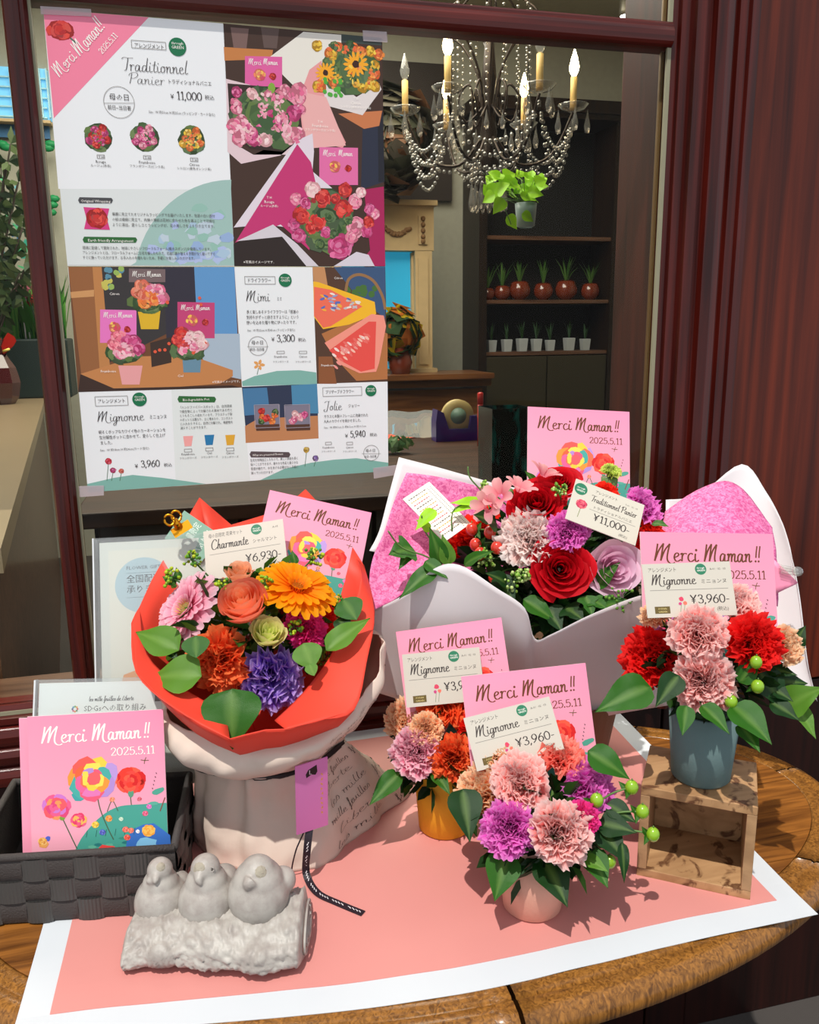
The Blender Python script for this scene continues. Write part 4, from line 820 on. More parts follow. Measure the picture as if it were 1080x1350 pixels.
for k, tx in enumerate(('長く楽しめるドライフラワーは「感謝の', '気持ちがずっと続きますように」という', '想いを込めた贈り物にぴったりです。')): p.text(tx, 325, 413.5+k*7, 6, w=76 if k < 2 else 73)
p.text('Size : W 約22cm H 約45cm (ラッピング含む)', 326, 437, 4.4, (110, 106, 104), w=70); p.text('¥', 358, 450, 8); p.num('3,300', 365, 450.5, 10, 27); p.text('税込', 393, 450, 6)
p.circ(340, 456, 14); p.text('母の日', 331.5, 454, 6.6, w=17); p.text('前日~当日着', 329.5, 462.5, 5, w=21)
for u, nm in ((370, 'Framboise'), (399.5, 'Citron')): p.frame(u-5, 463, u+5, 466); p.text(nm, u, 471.5, 4.6, align=.5); p.text('フランボワーズ', u, 478, 3.4, (110, 106, 104), align=.5)
for k in range(5): a = k*2*PI/5; p.blob(341.5+4.4*math.cos(a), 481+4*math.sin(a), 3.8, (226, 160, 90), 5, 8, .1, 2.2, -a)
p.P.line([pp(341, 485), pp(339, 494)], .0008, (70, 110, 80), 5)
p.build('printed_page', T2)
p = Px()
p.poly([(412, 352.3), (508, 352.5), (511, 503), (418, 506)], (84, 56, 40), 0); p.poly([(440, 352), (508, 352), (508, 420), (470, 390)], (58, 84, 120), 1); p.poly([(412, 352), (428, 352), (436, 400), (414, 380)], (196, 140, 92), 1)
p.poly([(424, 440), (470, 420), (511, 440), (511, 500), (470, 502), (440, 470)], (178, 112, 62), 1); p.poly([(420, 470), (438, 470), (444, 506), (420, 506)], (140, 84, 48), 2)
p.P.line([pp(*q) for q in ((456, 384), (460, 368), (474, 362), (492, 370), (504, 390), (508, 408))], .004, (150, 110, 70), 3, 0, 5)
for k in range(12): p.blob(rnd.uniform(458, 504), rnd.uniform(376, 396), 5, (70, 110, 50), 2)
p.poly([(413, 371), (420, 372), (494, 398), (496, 414), (460, 428), (426, 434), (414, 418)], (244, 184, 38), 4); p.poly([(414, 378), (436, 382), (478, 404), (436, 430), (426, 432), (414, 416)], (240, 110, 84), 5)
p.poly([(428, 452), (490, 414), (506, 416), (509, 430), (500, 478), (496, 490), (474, 492), (448, 480)], (244, 150, 130), 6); p.poly([(434, 462), (486, 424), (496, 424), (494, 486), (476, 490), (450, 476)], (232, 80, 70), 7)
for k in range(34): t_ = rnd.random(); p.blob(424+t_*48+rnd.uniform(-2, 2), 396+t_*8+rnd.uniform(-14, 14)*(1-t_*.5), 4.4, rnd.choice(((240, 230, 214), (244, 170, 60), (90, 110, 180), (200, 190, 190), (150, 160, 200))), 9, 7, .2, 1.7, rnd.uniform(-.6, .6))
for k in range(38): t_ = rnd.random(); p.blob(440+t_*48, 466-t_*30+rnd.uniform(-6, 22)*(1-t_*.6), 4.6, rnd.choice(((250, 220, 210), (240, 150, 140), (236, 110, 100), (250, 190, 170))), 9, 7, .2, 1.9, -.7)
for nm, u, v in (('Citron', 446, 368), ('Framboise', 432, 483)): p.text(nm, u, v, 4.8, WH, L=22, align=.5)
p.build('printed_photo', T2)
p = Px()
p.poly([(319, 510), (418, 506), (420, 578), (324, 584)], (44, 52, 76), 1); p.poly([(320, 512), (352, 511), (356, 545), (322, 548)], (70, 120, 160), 2); p.poly([(384, 508), (418, 506), (420, 545), (386, 545)], (74, 134, 170), 2); p.poly([(323, 562), (340, 552), (419, 548), (420, 578), (324, 584)], (190, 128, 84), 3)
for u, cs in ((352, (OR, RD, GN)), (392, (PK, MG, LT))):
    p.poly([(u-17, 535), (u+17, 533), (u+17, 562), (u-14, 564)], (126, 120, 136), 4); p.poly([(u-15, 560), (u+17, 559), (u+17, 567), (u-14, 568)], (84, 52, 38), 7)
    for k in range(8): p.cl(u-10+rnd.uniform(0, 22), 540+rnd.uniform(2, 18), 5.5, cs[k % 3], 5, 9)
    p.frame(u-17, 534, u+17, 563, (170, 160, 170), 12)
p.build('printed_photo', T2)
p = Px()
p.poly([(324, 584), (420, 578), (424, 627), (330, 634)], (236, 237, 238), 1); p.poly([(418, 506), (511, 503), (512, 621), (424, 627)], (236, 237, 238), 1)
p.poly([(343, 633), (375, 618), (410, 610), (440, 606), (470, 604), (512, 610), (512, 621), (424, 627)], (128, 178, 166), 3)
p.pill(329, 595, 383, 603, (86, 72, 74)); p.text('What are preserved flowers', 333, 601.5, 4.8, WH, w=46)
for k, tx in enumerate(('生花を特殊加工したもので、美しい状態を長く', '保つことができます。鮮やかな色彩と柔らかな', '質感が魅力で、水をあげる必要がなく手軽に', '飾っていただけます。')): p.text(tx, 330+k*.4, 608.5+k*5.6, 5, (96, 94, 92), w=72 if k < 3 else 34)
for u, v, c in ((404, 593, (214, 176, 60)), (416, 604, (110, 80, 160))): p.cl(u, v, 5, (c, mix(c, (255, 255, 255), .3), c, (90, 60, 30)), 5, 9); p.P.line([pp(u, v+4), pp(u-2, 615)], .0008, (70, 110, 80), 5)
p.frame(425.5, 511, 477, 521); p.text('プリザーブドフラワー', 429, 519, 6.6, w=44); p.badge(489, 515, 8.7); p.script('Jolie', 427, 541, 14, 28, pw=.06); p.text('ジョリー', 459, 537, 6, w=18)
p.text('ガラスと木製のフレームに洗練された', 427, 551, 5.6, w=69); p.text('大人のカワイイを咲かせました。', 427, 557.5, 5.6, w=58); p.text('Size : W 約8.5cm D 約8.5cm H 約10.5cm', 427, 565, 4.2, (110, 106, 104), w=66)
p.text('¥', 455, 577, 8); p.num('5,940', 462, 576.5, 10, 24); p.text('税込', 487.5, 575, 6)
for u, nm in ((433, 'Framboise'), (461, 'Citron')): p.frame(u-4, 583, u+4, 586); p.text(nm, u, 591, 4.4, align=.5); p.text('フランボワーズ', u, 596, 3.2, (110, 106, 104), align=.5)
p.circ(489.5, 597, 12.5); p.text('母の日', 482, 596, 5.8, w=15); p.text('前日~当日着', 480.5, 603.5, 4.4, w=19)
p.build('printed_page', T2)
# washi tape
TAPE = glassmat('washi_tape', (.93, .72, .78), .6, .3)
for q, lb in (((( 53, 8), (120, 12), (121, 22), (54, 19)), 'strip of pink translucent tape at the top left corner of the upper poster'), (((478, 40), (510, 42), (511, 56), (479, 54)), 'strip of pink translucent tape at the top right corner of the upper poster'), (((101, 641), (137, 640), (137, 653), (103, 655.5)), 'strip of pink translucent tape at the bottom left corner of the lower poster'), (((492, 617), (523, 613), (522, 626), (493, 631)), 'strip of pink translucent tape at the bottom right corner of the lower poster')):
    m = MB(); a = [ony(*c, .0003) for c in q]; b = [v+Vector((0, -.0003, 0)) for v in a]; m.add(b+a, [(0, 1, 2, 3), (7, 6, 5, 4)]+[(i, (i+1) % 4, (i+1) % 4+4, i+4) for i in range(4)])
    tag(m.build('tape_strip', TAPE, smooth=False, recalc=True), lb, 'tape', 'pink tape holding the posters')
# ------------------------------------------------------------------ flower building blocks
def V(*a): return Vector(a)
def basis(c, d, r, spin=0):
    z = d.normalized(); x = z.cross(V(.1, .2, 1)); x = x.normalized() if x.length > 1e-3 else V(1, 0, 0); y = z.cross(x)
    M = Matrix((x, y, z)).transposed().to_4x4() @ Matrix.Rotation(spin, 4, 'Z') @ Matrix.Scale(r, 4); M.translation = c; return M
def fanpetal(m, th, L, w, phi0, phi1, z0, r0, ruf, ser, ci, ce, rows=5, cols=9, rim=None, ph=0):
    er, et = V(math.cos(th), math.sin(th), 0), V(-math.sin(th), math.cos(th), 0); r, z = r0, z0; G = []; C = []
    for i in range(rows+1):
        s = i/rows; e = phi0+(phi1-phi0)*s**.8
        if i: r += L/rows*math.cos(e); z += L/rows*math.sin(e)
        nrm = er*(-math.sin(e))+V(0, 0, math.cos(e)); row = []; tipd = er*math.cos(e)+V(0, 0, math.sin(e))
        for j in range(cols):
            t = j/(cols-1)*2-1; wd = w*(.12+.88*s**.8); off = ruf*s*s*math.sin(t*6+ph)+ruf*.75*s**3*math.sin(t*14+ph*2)
            tip = (ser*(1 if j % 2 else -1) - .22*L*t*t)*(s**4)
            p = er*r+V(0, 0, z)+et*(wd*t)-er*(wd*t*t*.18)+nrm*(off+.25*wd*t*t)+tipd*tip
            row.append(p); C.append(mix(ci, ce if not (rim and i == rows) else rim, s))
        G.append(row)
    m.grid(G, C)
def rim_lighten(c, k=.35): return mix(c, (1, 1, 1), k)
CM = {}
def carnation_mesh(key, cin, cedge, n=58, ruf=.13, seed=0, droop=-8, rimc=None, open_=1.0):
    k = (key, seed)
    if k in CM: return CM[k]
    rr = random.Random(seed*7+len(key)); m = MB(); ci, ce = lin(cin), lin(cedge); rc = lin(rimc) if rimc else None
    for i in range(n):
        f = i/(n-1); th = i*2.39996+rr.uniform(-.2, .2); phi = math.radians(droop+(84-droop)*f**1.0+rr.uniform(-9, 9)); b = rr.uniform(.86, 1.1)
        c1, c2 = tuple(x*b*.95 for x in ci), tuple(min(1, x*b*1.08) for x in ce)
        if rr.random() < .25: c2 = mix(c2, ci, .5)
        fanpetal(m, th, (1.0-.34*f)*rr.uniform(.92, 1.06), (.46-.14*f)*open_, math.radians(80), phi, -.35, .02, ruf*rr.uniform(.8, 1.5), .028, c1, c2, 5, 15, rc, rr.uniform(0, 6))
    me = m.mesh('carnation'); me.materials.append(PETAL); CM[k] = me; return me
def carnation(par, c, d, r, key, cin, cedge, name='carnation', label=None, **k):
    o = new(name, carnation_mesh(key, cin, cedge, seed=rnd.randrange(2), **k), par, basis(c, d, r*1.17, rnd.uniform(0, 6)))
    if label: o['label'] = label
    return o
def cup_petal(m, th, rb, h, span, curl, c1, c2, z0=-.3, pt=.0, rows=6, cols=9, wav=0):
    G = []; C = []
    for i in range(rows+1):
        s = i/rows; row = []
        for j in range(cols):
            t = j/(cols-1)*2-1; sp = span*(.30+.70*math.sin(min(1, s*1.25)*PI/2))*(1-.25*max(0, s-.75)*4*0.5)
            r = rb*(.22+.78*math.sin(min(1, s*1.15)*PI/2)**.8)+curl*max(0, s-.62)**1.5*2.2*(1+.25*math.sin(t*3+th))
            z = z0+h*s*(1-.22*t*t*s)-curl*max(0, s-.75)**1.3*1.6+pt*s**3*(1-abs(t))**2+wav*math.sin(t*9+th)*s*s
            a = th+t*sp; row.append(V(r*math.cos(a), r*math.sin(a), z)); C.append(mix(c1, c2, s**2))
        G.append(row)
    m.grid(G, C)
RM = {}
def rose(par, c, d, r, cols, name='rose', n=24, core=10, close=0, label=None, spin=0, pt=.06, wav=0, zs=1):
    """rose head: a joined bud of inner petals, every outer petal a child of it"""
    key = (name, cols, n, close, pt, wav)
    if key not in RM:
        c0, c1, c2 = [lin(x) for x in cols]; cm = MB(); outs = []
        for k in range(n):
            f = k/(n-1); m = cm if k < core else MB(); b = rnd.uniform(.88, 1.08)
            rb = .07+.74*f**.95*(1-.12*close); h = (.92-.22*f)*(1+.32*close*(1-abs(f-.6))); curl = (.03+.42*f)*(1-.85*close); ca, cb = mix(c0, c1, f), mix(c1, c2, f)
            cup_petal(m, k*2.39996, rb, h, 1.25-.55*f+.35*close*f, curl, tuple(x*b*.95 for x in ca), tuple(min(1, x*b*1.1) for x in cb), -.42, pt*f, wav=wav)
            if k >= core: me = m.mesh('petal'); me.materials.append(PETAL); outs.append(me)
        me = cm.mesh(name); me.materials.append(PETAL); RM[key] = (me, outs)
    M = basis(c, d, r, spin) @ Matrix.Diagonal((1, 1, zs, 1)); o = new(name, RM[key][0], par, M)
    for me in RM[key][1]: new('petal', me, o, M)
    if label: o['label'] = label
    return o
def strap_mesh(L, w, ci, ce, lift, bend):
    m = MB(); G = []; C = []; r, z = .16, 0
    for i in range(6):
        s = i/5; e = lift-bend*s
        if i: r += L/5*math.cos(e); z += L/5*math.sin(e)
        wd = w*(.45+.75*math.sin(min(1, s*1.1)*PI*.75))*(.55 if i == 5 else 1)
        G.append([V(r, t*wd, z+abs(t)*wd*.35-.01) for t in (-1, -.5, 0, .5, 1)]); C += [mix(ci, ce, s)]*5
    m.grid(G, C); me = m.mesh('petal'); me.materials.append(PETAL); return me
def gerbera(par, c, d, r, ci, ce, cc, label, n=22, rings=2, spin=0):
    M = basis(c, d, r, spin); m = MB(); c3 = lin(cc)
    m.cur = tuple(x*.7 for x in c3); m.ball((0, 0, .02), .17, 12, (1, 1, .35))
    for k in range(90):
        a = k*2.39996; q = .27*math.sqrt(k/90); h = .10+.05*(1-abs(q-.2)*4); cc_ = tuple(min(1, x*rnd.uniform(.8, 1.3)) for x in (c3 if k > 30 else mix(c3, (.6, .5, .1), .4)))
        p = V(q*math.cos(a), q*math.sin(a), .03); t = V(-math.sin(a), math.cos(a), 0)*.02; e = p+V(math.cos(a)*.05*q/.2, math.sin(a)*.05*q/.2, h); m.add([p-t, p+t, e], [(0, 1, 2)], [cc_]*3)
    for v_ in range(len(m.v)): m.v[v_] = tuple(M @ Vector(m.v[v_]))
    o = m.build('gerbera', PETAL, par, smooth=False, origin=c); o['label'] = label
    meshes = [strap_mesh(.84-.2*q, .115-.02*q, lin(ci), lin(ce), .10+.32*q, .32) for q in range(rings+1)]
    for q in range(rings):
        for k in range(n-q*4): new('petal', meshes[q], o, M @ Matrix.Rotation(2*PI*k/(n-q*4)+q*.14+rnd.uniform(-.05, .05), 4, 'Z') @ Matrix.Rotation(rnd.uniform(-.09, .09), 4, 'Y'))
    for k in range(12): new('petal', meshes[-1], o, M @ Matrix.Rotation(2*PI*k/12+.2, 4, 'Z') @ Matrix.Diagonal((.58, .8, 1, 1)))
    return o
LM = {}
def leaf_mesh(kind, dark):
    if (kind, dark) in LM: return LM[(kind, dark)]
    w, tipp, fold, bend = {'ovate': (.28, .9, .25, .22), 'lance': (.17, 1.2, .3, .3), 'round': (.46, .55, .12, .12), 'ivy': (.38, 1.2, .2, .15), 'wide': (.33, .8, .3, .3)}[kind]
    m = MB(); G = []; C = []; c1 = lin({0: (40, 92, 18), 1: (18, 54, 16), 2: (150, 206, 30), 3: (84, 128, 40)}[dark]); cm = mix(c1, lin((150, 190, 90)), .22)
    for i in range(11):
        s = i/10; wd = w*(math.sin(PI*s**(.66 if kind != 'round' else .8))**.9*(1-(.45*s**3 if kind != 'round' else 0)) if 0 < s < 1 else 0)*(1 if kind != 'ivy' else (1.25 if i in (2, 3) else (.75 if i in (4, 5) else 1)))
        if i == 10: wd = .004
        row = []
        for j in range(7):
            t = j/3-1; row.append(V(t*wd, s, abs(t)*wd*fold-bend*s*s+.02*math.sin(s*14+j)*abs(t))); C.append(cm if j == 3 else mix(c1, tuple(x*1.15 for x in c1), abs(t)))
        G.append(row)
    m.grid(G, C); me = m.mesh('leaf'); me.materials.append(LEAF); LM[(kind, dark)] = me; return me
def leaf(par, B, T, up=None, kind='ovate', dark=0, wide=1, name='leaf'):
    y = T-B; L = y.length; y = y.normalized(); up = up or -CF*.7+V(0, 0, .7); z = (up-y*up.dot(y)).normalized(); x = y.cross(z)
    M = Matrix((x*wide*L, y*L, z*L)).transposed().to_4x4(); M.translation = B; return new(name, leaf_mesh(kind, dark), par, M)
def lpx(par, a, b, kind='ovate', dark=0, wide=1, up=None): return leaf(par, at(*a), at(*b), up, kind, dark, wide)
def foliage(par, c, r, n, size=.03, cols=((26, 54, 20), (18, 40, 18), (44, 78, 28)), sc=(1, 1, 1), name='filler_foliage'):
    m = MB()
    for k in range(n):
        d = V(rnd.gauss(0, 1), rnd.gauss(0, 1), rnd.gauss(0, .8)).normalized(); p = c+V(d.x*sc[0], d.y*sc[1], d.z*sc[2])*r*rnd.uniform(.45, 1)
        y = (d+V(rnd.gauss(0, .6), rnd.gauss(0, .6), rnd.gauss(0, .5))).normalized(); x = y.cross(V(rnd.random(), rnd.random(), rnd.random())).normalized(); s_ = size*rnd.uniform(.6, 1.2); cc = lin(rnd.choice(cols)); z = x.cross(y)
        m.add([p, p+y*s_*.35+x*s_*.28+z*s_*.1, p+y*s_*.7+x*s_*.22+z*s_*.1, p+y*s_, p+y*s_*.7-x*s_*.22+z*s_*.1, p+y*s_*.35-x*s_*.28+z*s_*.1, p+y*s_*.5], [(0, 1, 6), (1, 2, 6), (2, 3, 6), (3, 4, 6), (4, 5, 6), (5, 0, 6)], [cc]*7)
    o = m.build(name, LEAF, par, smooth=False); o['kind'] = 'stuff'; return o
BGREEN = plain('green_berry', (134, 176, 36), .25, coat=.4); BRED = plain('red_berry', (206, 52, 34), .22, coat=.5); BRED.node_tree.nodes['Principled BSDF'].inputs['Roughness'].default_value = .25
STEM = plain('leaf_stem', (84, 120, 52), .5)
def berry(par, c, r, mat, root, leaves=3):
    o = MB().ball(c, r, 12, (1, 1, 1.12)).build('berry', mat, par, origin=c)
    e = MB(); e.tube([c+V(0, 0, r), c+V(0, 0, r*1.4)], r*.12, 4); e.build('berry_tip', STEM, o)
    MB().tube(cr([c, (c+root)/2+V(0, 0, .006), root], 4), .0011, 5).build('berry_stem', STEM, o)
    for k in range(leaves):
        a = k*2.1+rnd.random(); d = (root-c).normalized(); x = d.cross(V(0, 0, 1)).normalized(); yv = (x*math.cos(a)+d.cross(x)*math.sin(a))
        leaf(o, c+d*r*.8, c+d*r*.6+yv*r*1.6+d*r*.6, -CF, 'ovate', 0, 1, 'sepal')
    return o
def floret_spray(par, c, r, n, cols, name='tiny_florets', fr=.0022, root=None):
    m = MB()
    for k in range(n):
        d = V(rnd.gauss(0, 1), rnd.gauss(0, 1), rnd.gauss(0, 1)).normalized()*r*rnd.uniform(.5, 1); m.cur = lin(rnd.choice(cols)); m.ball(c+d, fr*rnd.uniform(.7, 1.2), 6)
        m.cur = lin((70, 110, 50)); m.tube([c+d, c+d*.3], .0004, 3, False)
    if root: m.tube([c, root], .0010, 4)
    o = m.build(name, LEAF, par); o['kind'] = 'stuff'; return o
def onball(u, v, C0, R):
    d = ray(u, v).normalized(); oc = CAMP-C0; b = oc.dot(d); q = b*b-(oc.dot(oc)-R*R)
    if q > 0: return CAMP+d*(-b-math.sqrt(q))
    return CAMP+d*(-b)
def dep(p): return (p-CAMP).dot(CF)
CARN = {'pink': ((255, 84, 78), (255, 192, 186), (255, 224, 220)), 'coral': ((255, 100, 84), (255, 166, 150), None), 'peach': ((255, 120, 70), (255, 198, 146), (255, 226, 190)), 'magenta': ((214, 40, 176), (240, 100, 212), (248, 150, 226)), 'red': ((200, 8, 10), (240, 18, 22), (246, 44, 40)), 'orange': ((250, 70, 20), (255, 126, 70), None), 'mauve': ((226, 60, 120), (252, 176, 202), (255, 216, 226)), 'white': ((255, 170, 160), (255, 236, 232), (255, 244, 240)), 'deep': ((226, 24, 120), (246, 70, 160), None), 'scarlet': ((240, 24, 10), (252, 56, 36), None)}
def arrangement(name, label, potc, potmat, rt, rb, hpot, C0, R, flowers, berries, leaves, group=None, folN=170):
    t = thing(name, potc, label, 'flower arrangement', group)
    MB().lathe([(rb*.9, 0), (rb, .003), (rt, hpot), (rt*.93, hpot+.001), (rt*.92, hpot-.012), (0.001, hpot-.014)], Matrix.Translation(potc), 40, False).build('pot', potmat, t)
    MB().lathe([(rt*.90, hpot-.013), (rt*.8, hpot+.01), (.01, hpot+.02)], Matrix.Translation(potc), 16).build('foam', plain('floral_foam', (40, 70, 36), .9), t)
    foliage(t, C0+V(0, 0, -.012), R*.82, folN, .030)
    for u, v, r, key in flowers:
        p = onball(u, v, C0, R); rr = r/F*dep(p); d = (p-C0)*.8+V(0, 0, .018)+(-CF)*.055
        p = p-d.normalized()*rr*.25; ci, ce, rm = CARN[key]; carnation(t, p, d, rr, key, ci, ce, rimc=rm, label='%s carnation' % key if key not in ('deep', 'white', 'coral') else {'deep': 'deep pink carnation', 'white': 'pale pink carnation', 'coral': 'coral pink carnation'}[key])
        MB().tube([p, C0+V(0, 0, -.03)], .002, 5).build('flower_stem', STEM, t)
    for u, v, r in berries:
        p = onball(u, v, C0, R*1.12); berry(t, p, r/F*dep(p), BGREEN, C0+(p-C0)*.5+V(0, 0, -.01))
    for l in leaves: lpx(t, *l)
    return t
POTM = lambda n, c: plain(n, c, .75, bump=.15, bscale=300)
# front arrangement
pc = onz(714, 1214, TZ+.0015); pc.y += .026; d0 = dep(pc+V(0, 0, .1)); C1 = at(715, 1082, d0)
arrangement('carnation_pot', 'pink beige pot of pink, peach and magenta carnations at the front of the pink sheet', pc, POTM('pink_beige_pot', (214, 160, 140)), .0365, .031, .085, C1, .062,
  [(742, 992, 36, 'coral'), (683, 1027, 43, 'pink'), (628, 1045, 42, 'peach'), (669, 1094, 41, 'magenta'), (741, 1100, 46, 'pink'), (781, 1034, 42, 'magenta'), (650, 990, 25, 'peach'), (770, 1080, 26, 'deep')],
  [(833, 1038, 9), (787, 1055, 9), (847, 1070, 9), (861, 1100, 9), (804, 1136, 8.5)],
  [((775, 990, .86), (832, 1022, .84), 'ovate', 0, 1.2), ((668, 1125, .83), (654, 1182, .80), 'wide', 0, 1.25), ((690, 1130, .83), (662, 1160, .81), 'wide', 1, 1), ((716, 1130, .83), (748, 1185, .79), 'wide', 1, 1.2), ((790, 1085, .84), (836, 1092, .82), 'wide', 1, 1.2), ((790, 1090, .84), (825, 1130, .81), 'ovate', 1, 1.3), ((776, 1120, .83), (802, 1165, .80), 'ovate', 0, 1.3), ((820, 1110, .82), (826, 1162, .80), 'lance', 1, 1), ((610, 1040, .86), (620, 1100, .82), 'wide', 1, 1.1), ((770, 1130, .82), (800, 1145, .80), 'ovate', 3, 1), ((800, 1060, .85), (838, 1080, .83), 'ovate', 1, 1.3)])
# yellow pot behind it
pc = onz(594, 1104, TZ+.0015); pc.y += .024; C2 = at(580, 985, dep(pc+V(0, 0, .1)))
arrangement('carnation_pot', 'yellow pot of orange, peach and mauve carnations behind the front pot', pc, POTM('yellow_pot', (226, 158, 24)), .038, .032, .085, C2, .058,
  [(587, 926, 40, 'orange'), (530, 945, 32, 'peach'), (546, 992, 37, 'mauve'), (600, 1000, 34, 'orange'), (560, 960, 25, 'peach'), (630, 960, 30, 'scarlet')], [],
  [((528, 1018, .96), (488, 1056, .93), 'ovate', 0, .9), ((572, 1015, .95), (592, 1042, .92), 'ovate', 0, .9), ((604, 1040, .93), (630, 1098, .90), 'wide', 0, .9)])
# ------------------------------------------------------------------ wooden box and the pot on it
BH = .110; fl = onz(839, 1154, TZ+.0015); frr = onz(989, 1187, TZ+.0015); bx = frr-fl; BWd = bx.length; bx.normalize(); by = V(-bx.y, bx.x, 0); BD = .098; T_ = .010
MBX = Matrix((bx, by, V(0, 0, 1))).transposed().to_4x4(); MBX.translation = fl
box = thing('display_box', fl+bx*BWd/2+by*BD/2, 'open wooden display box with dark burl veins on the right of the table', 'box')
def burl():
    m = wood('burl_wood', (150, 112, 76), (188, 148, 106), 0, 7, 8, .5, .1, .15); nt = m.node_tree; b = nt.nodes['Principled BSDF']
    src = b.inputs['Base Color'].links[0].from_socket; tc = N(nt, 'ShaderNodeTexCoord'); n1 = N(nt, 'ShaderNodeTexNoise'); n1.inputs['Scale'].default_value = 19; n1.inputs['Distortion'].default_value = 2.4; n1.inputs['Detail'].default_value = 5
    rp = N(nt, 'ShaderNodeValToRGB'); e = rp.color_ramp.elements; e[0].position = .53; e[0].color = (0, 0, 0, 1); e[1].position = .62; e[1].color = (1, 1, 1, 1); x = rp.color_ramp.elements.new(.72); x.color = (.75, .75, .75, 1)
    mx = N(nt, 'ShaderNodeMix', data_type='RGBA'); mx.inputs[7].default_value = (*lin((96, 62, 40)), 1)
    nt.links.new(tc.outputs['Object'], n1.inputs['Vector']); nt.links.new(n1.outputs['Fac'], rp.inputs[0]); nt.links.new(rp.outputs[0], mx.inputs[0]); nt.links.new(src, mx.inputs[6]); nt.links.new(mx.outputs[2], b.inputs['Base Color']); return m
BURL = burl()
for lo, hi, nm, mt in (((0, 0, 0), (BWd, BD, T_), 'bottom_board', BURL), ((0, 0, BH-T_), (BWd, BD, BH), 'top_board', BURL), ((0, 0, T_), (T_, BD, BH-T_), 'side_board', BOXW), ((BWd-T_, 0, T_), (BWd, BD, BH-T_), 'side_board', BOXW), ((T_, BD-.008, T_), (BWd-T_, BD, BH-T_), 'back_board', BURL)):
    MB().bbox(lo, hi, .0008, MBX).build(nm, mt, box, smooth=False)
pc = fl+bx*BWd*.50+by*BD*.46+V(0, 0, BH+.0003); C3 = at(942, 866, dep(pc+V(0, 0, .1)))
arrangement('carnation_pot', 'blue grey pot of red and pink carnations standing on the wooden box', pc, POTM('blue_grey_pot', (98, 122, 122)), .038, .0315, .082, C3, .066,
  [(976, 790, 34, 'pink'), (862, 806, 24, 'peach'), (852, 868, 46, 'red'), (922, 833, 42, 'pink'), (928, 900, 45, 'pink'), (1001, 847, 42, 'red'), (1042, 850, 30, 'peach')],
  [(997, 873, 8), (999, 905, 8.5), (964, 925, 8.5)],
  [((858, 905, .87), (791, 928, .85), 'wide', 0, 1.0), ((895, 890, .84), (868, 925, .82), 'wide', 1, 1), ((975, 900, .84), (1000, 868, .83), 'ovate', 0, 1.2), ((905, 930, .83), (902, 966, .81), 'ovate', 0, 1.1), ((925, 930, .83), (962, 958, .80), 'wide', 0, .9), ((965, 930, .83), (1018, 968, .79), 'wide', 0, 1.1), ((975, 955, .83), (1003, 985, .80), 'ovate', 0, 1.1), ((1010, 905, .87), (1045, 918, .85), 'wide', 1, 1.3), ((1030, 935, .87), (1078, 905, .84), 'ovate', 3, 1.3), ((1045, 925, .87), (1079, 968, .84), 'ovate', 3, .9), ((1005, 880, .88), (1050, 885, .86), 'ovate', 1, 1.2), ((1040, 860, .90), (1062, 826, .89), 'ovate', 1, 1.2), ((1015, 925, .86), (1055, 945, .84), 'ovate', 1, 1.3), ((1000, 885, .87), (1040, 930, .85), 'wide', 1, 1.3), ((1015, 900, .88), (1066, 895, .87), 'wide', 1, 1.2), ((1010, 915, .88), (1060, 930, .87), 'wide', 1, 1.2)])

# ------------------------------------------------------------------ wrapped basket bouquet
def papersheet(G, c, par, name, n=5, th=.0006, wr=.0, mat=None, cfun=None, label=None):
    P = surf([[at(*p) for p in r] for r in G], n); m = MB(); m.cur = lin(c)
    if wr:
        for r in P:
            for p in r:
                q = p*38; p += -CF*(noise.noise(q)*wr+noise.noise(q*2.7)*wr*.5)
    cs = [cfun(p) for r in P for p in r] if cfun else None
    m.grid(P, cs); o = m.build(name, mat or PAPER, par); solid(o, th, 0)
    if label: o['label'] = label
    return o
WHP = (226, 220, 222)
bcen = V(.615, -.165, TZ+.0015); C4 = at(742, 735, 1.13)
bb = thing('wrapped_bouquet', bcen, 'large basket bouquet of red roses in white and magenta paper before the window', 'bouquet')
MB().lathe([(.07, 0), (.085, .01), (.10, .10), (.105, .105), (.09, .10), (.0, .09)], Matrix.Translation(bcen), 30, False).build('basket', plain('basket_brown', (110, 72, 44), .8, bump=.5, bscale=80), bb)
foliage(bb, C4+V(.0, .02, -.02), .12, 520, .038, sc=(1.15, .8, .75)); foliage(bb, at(735, 800, 1.10), .05, 160, .036, cols=((26, 62, 30), (40, 90, 36), (60, 120, 40)))
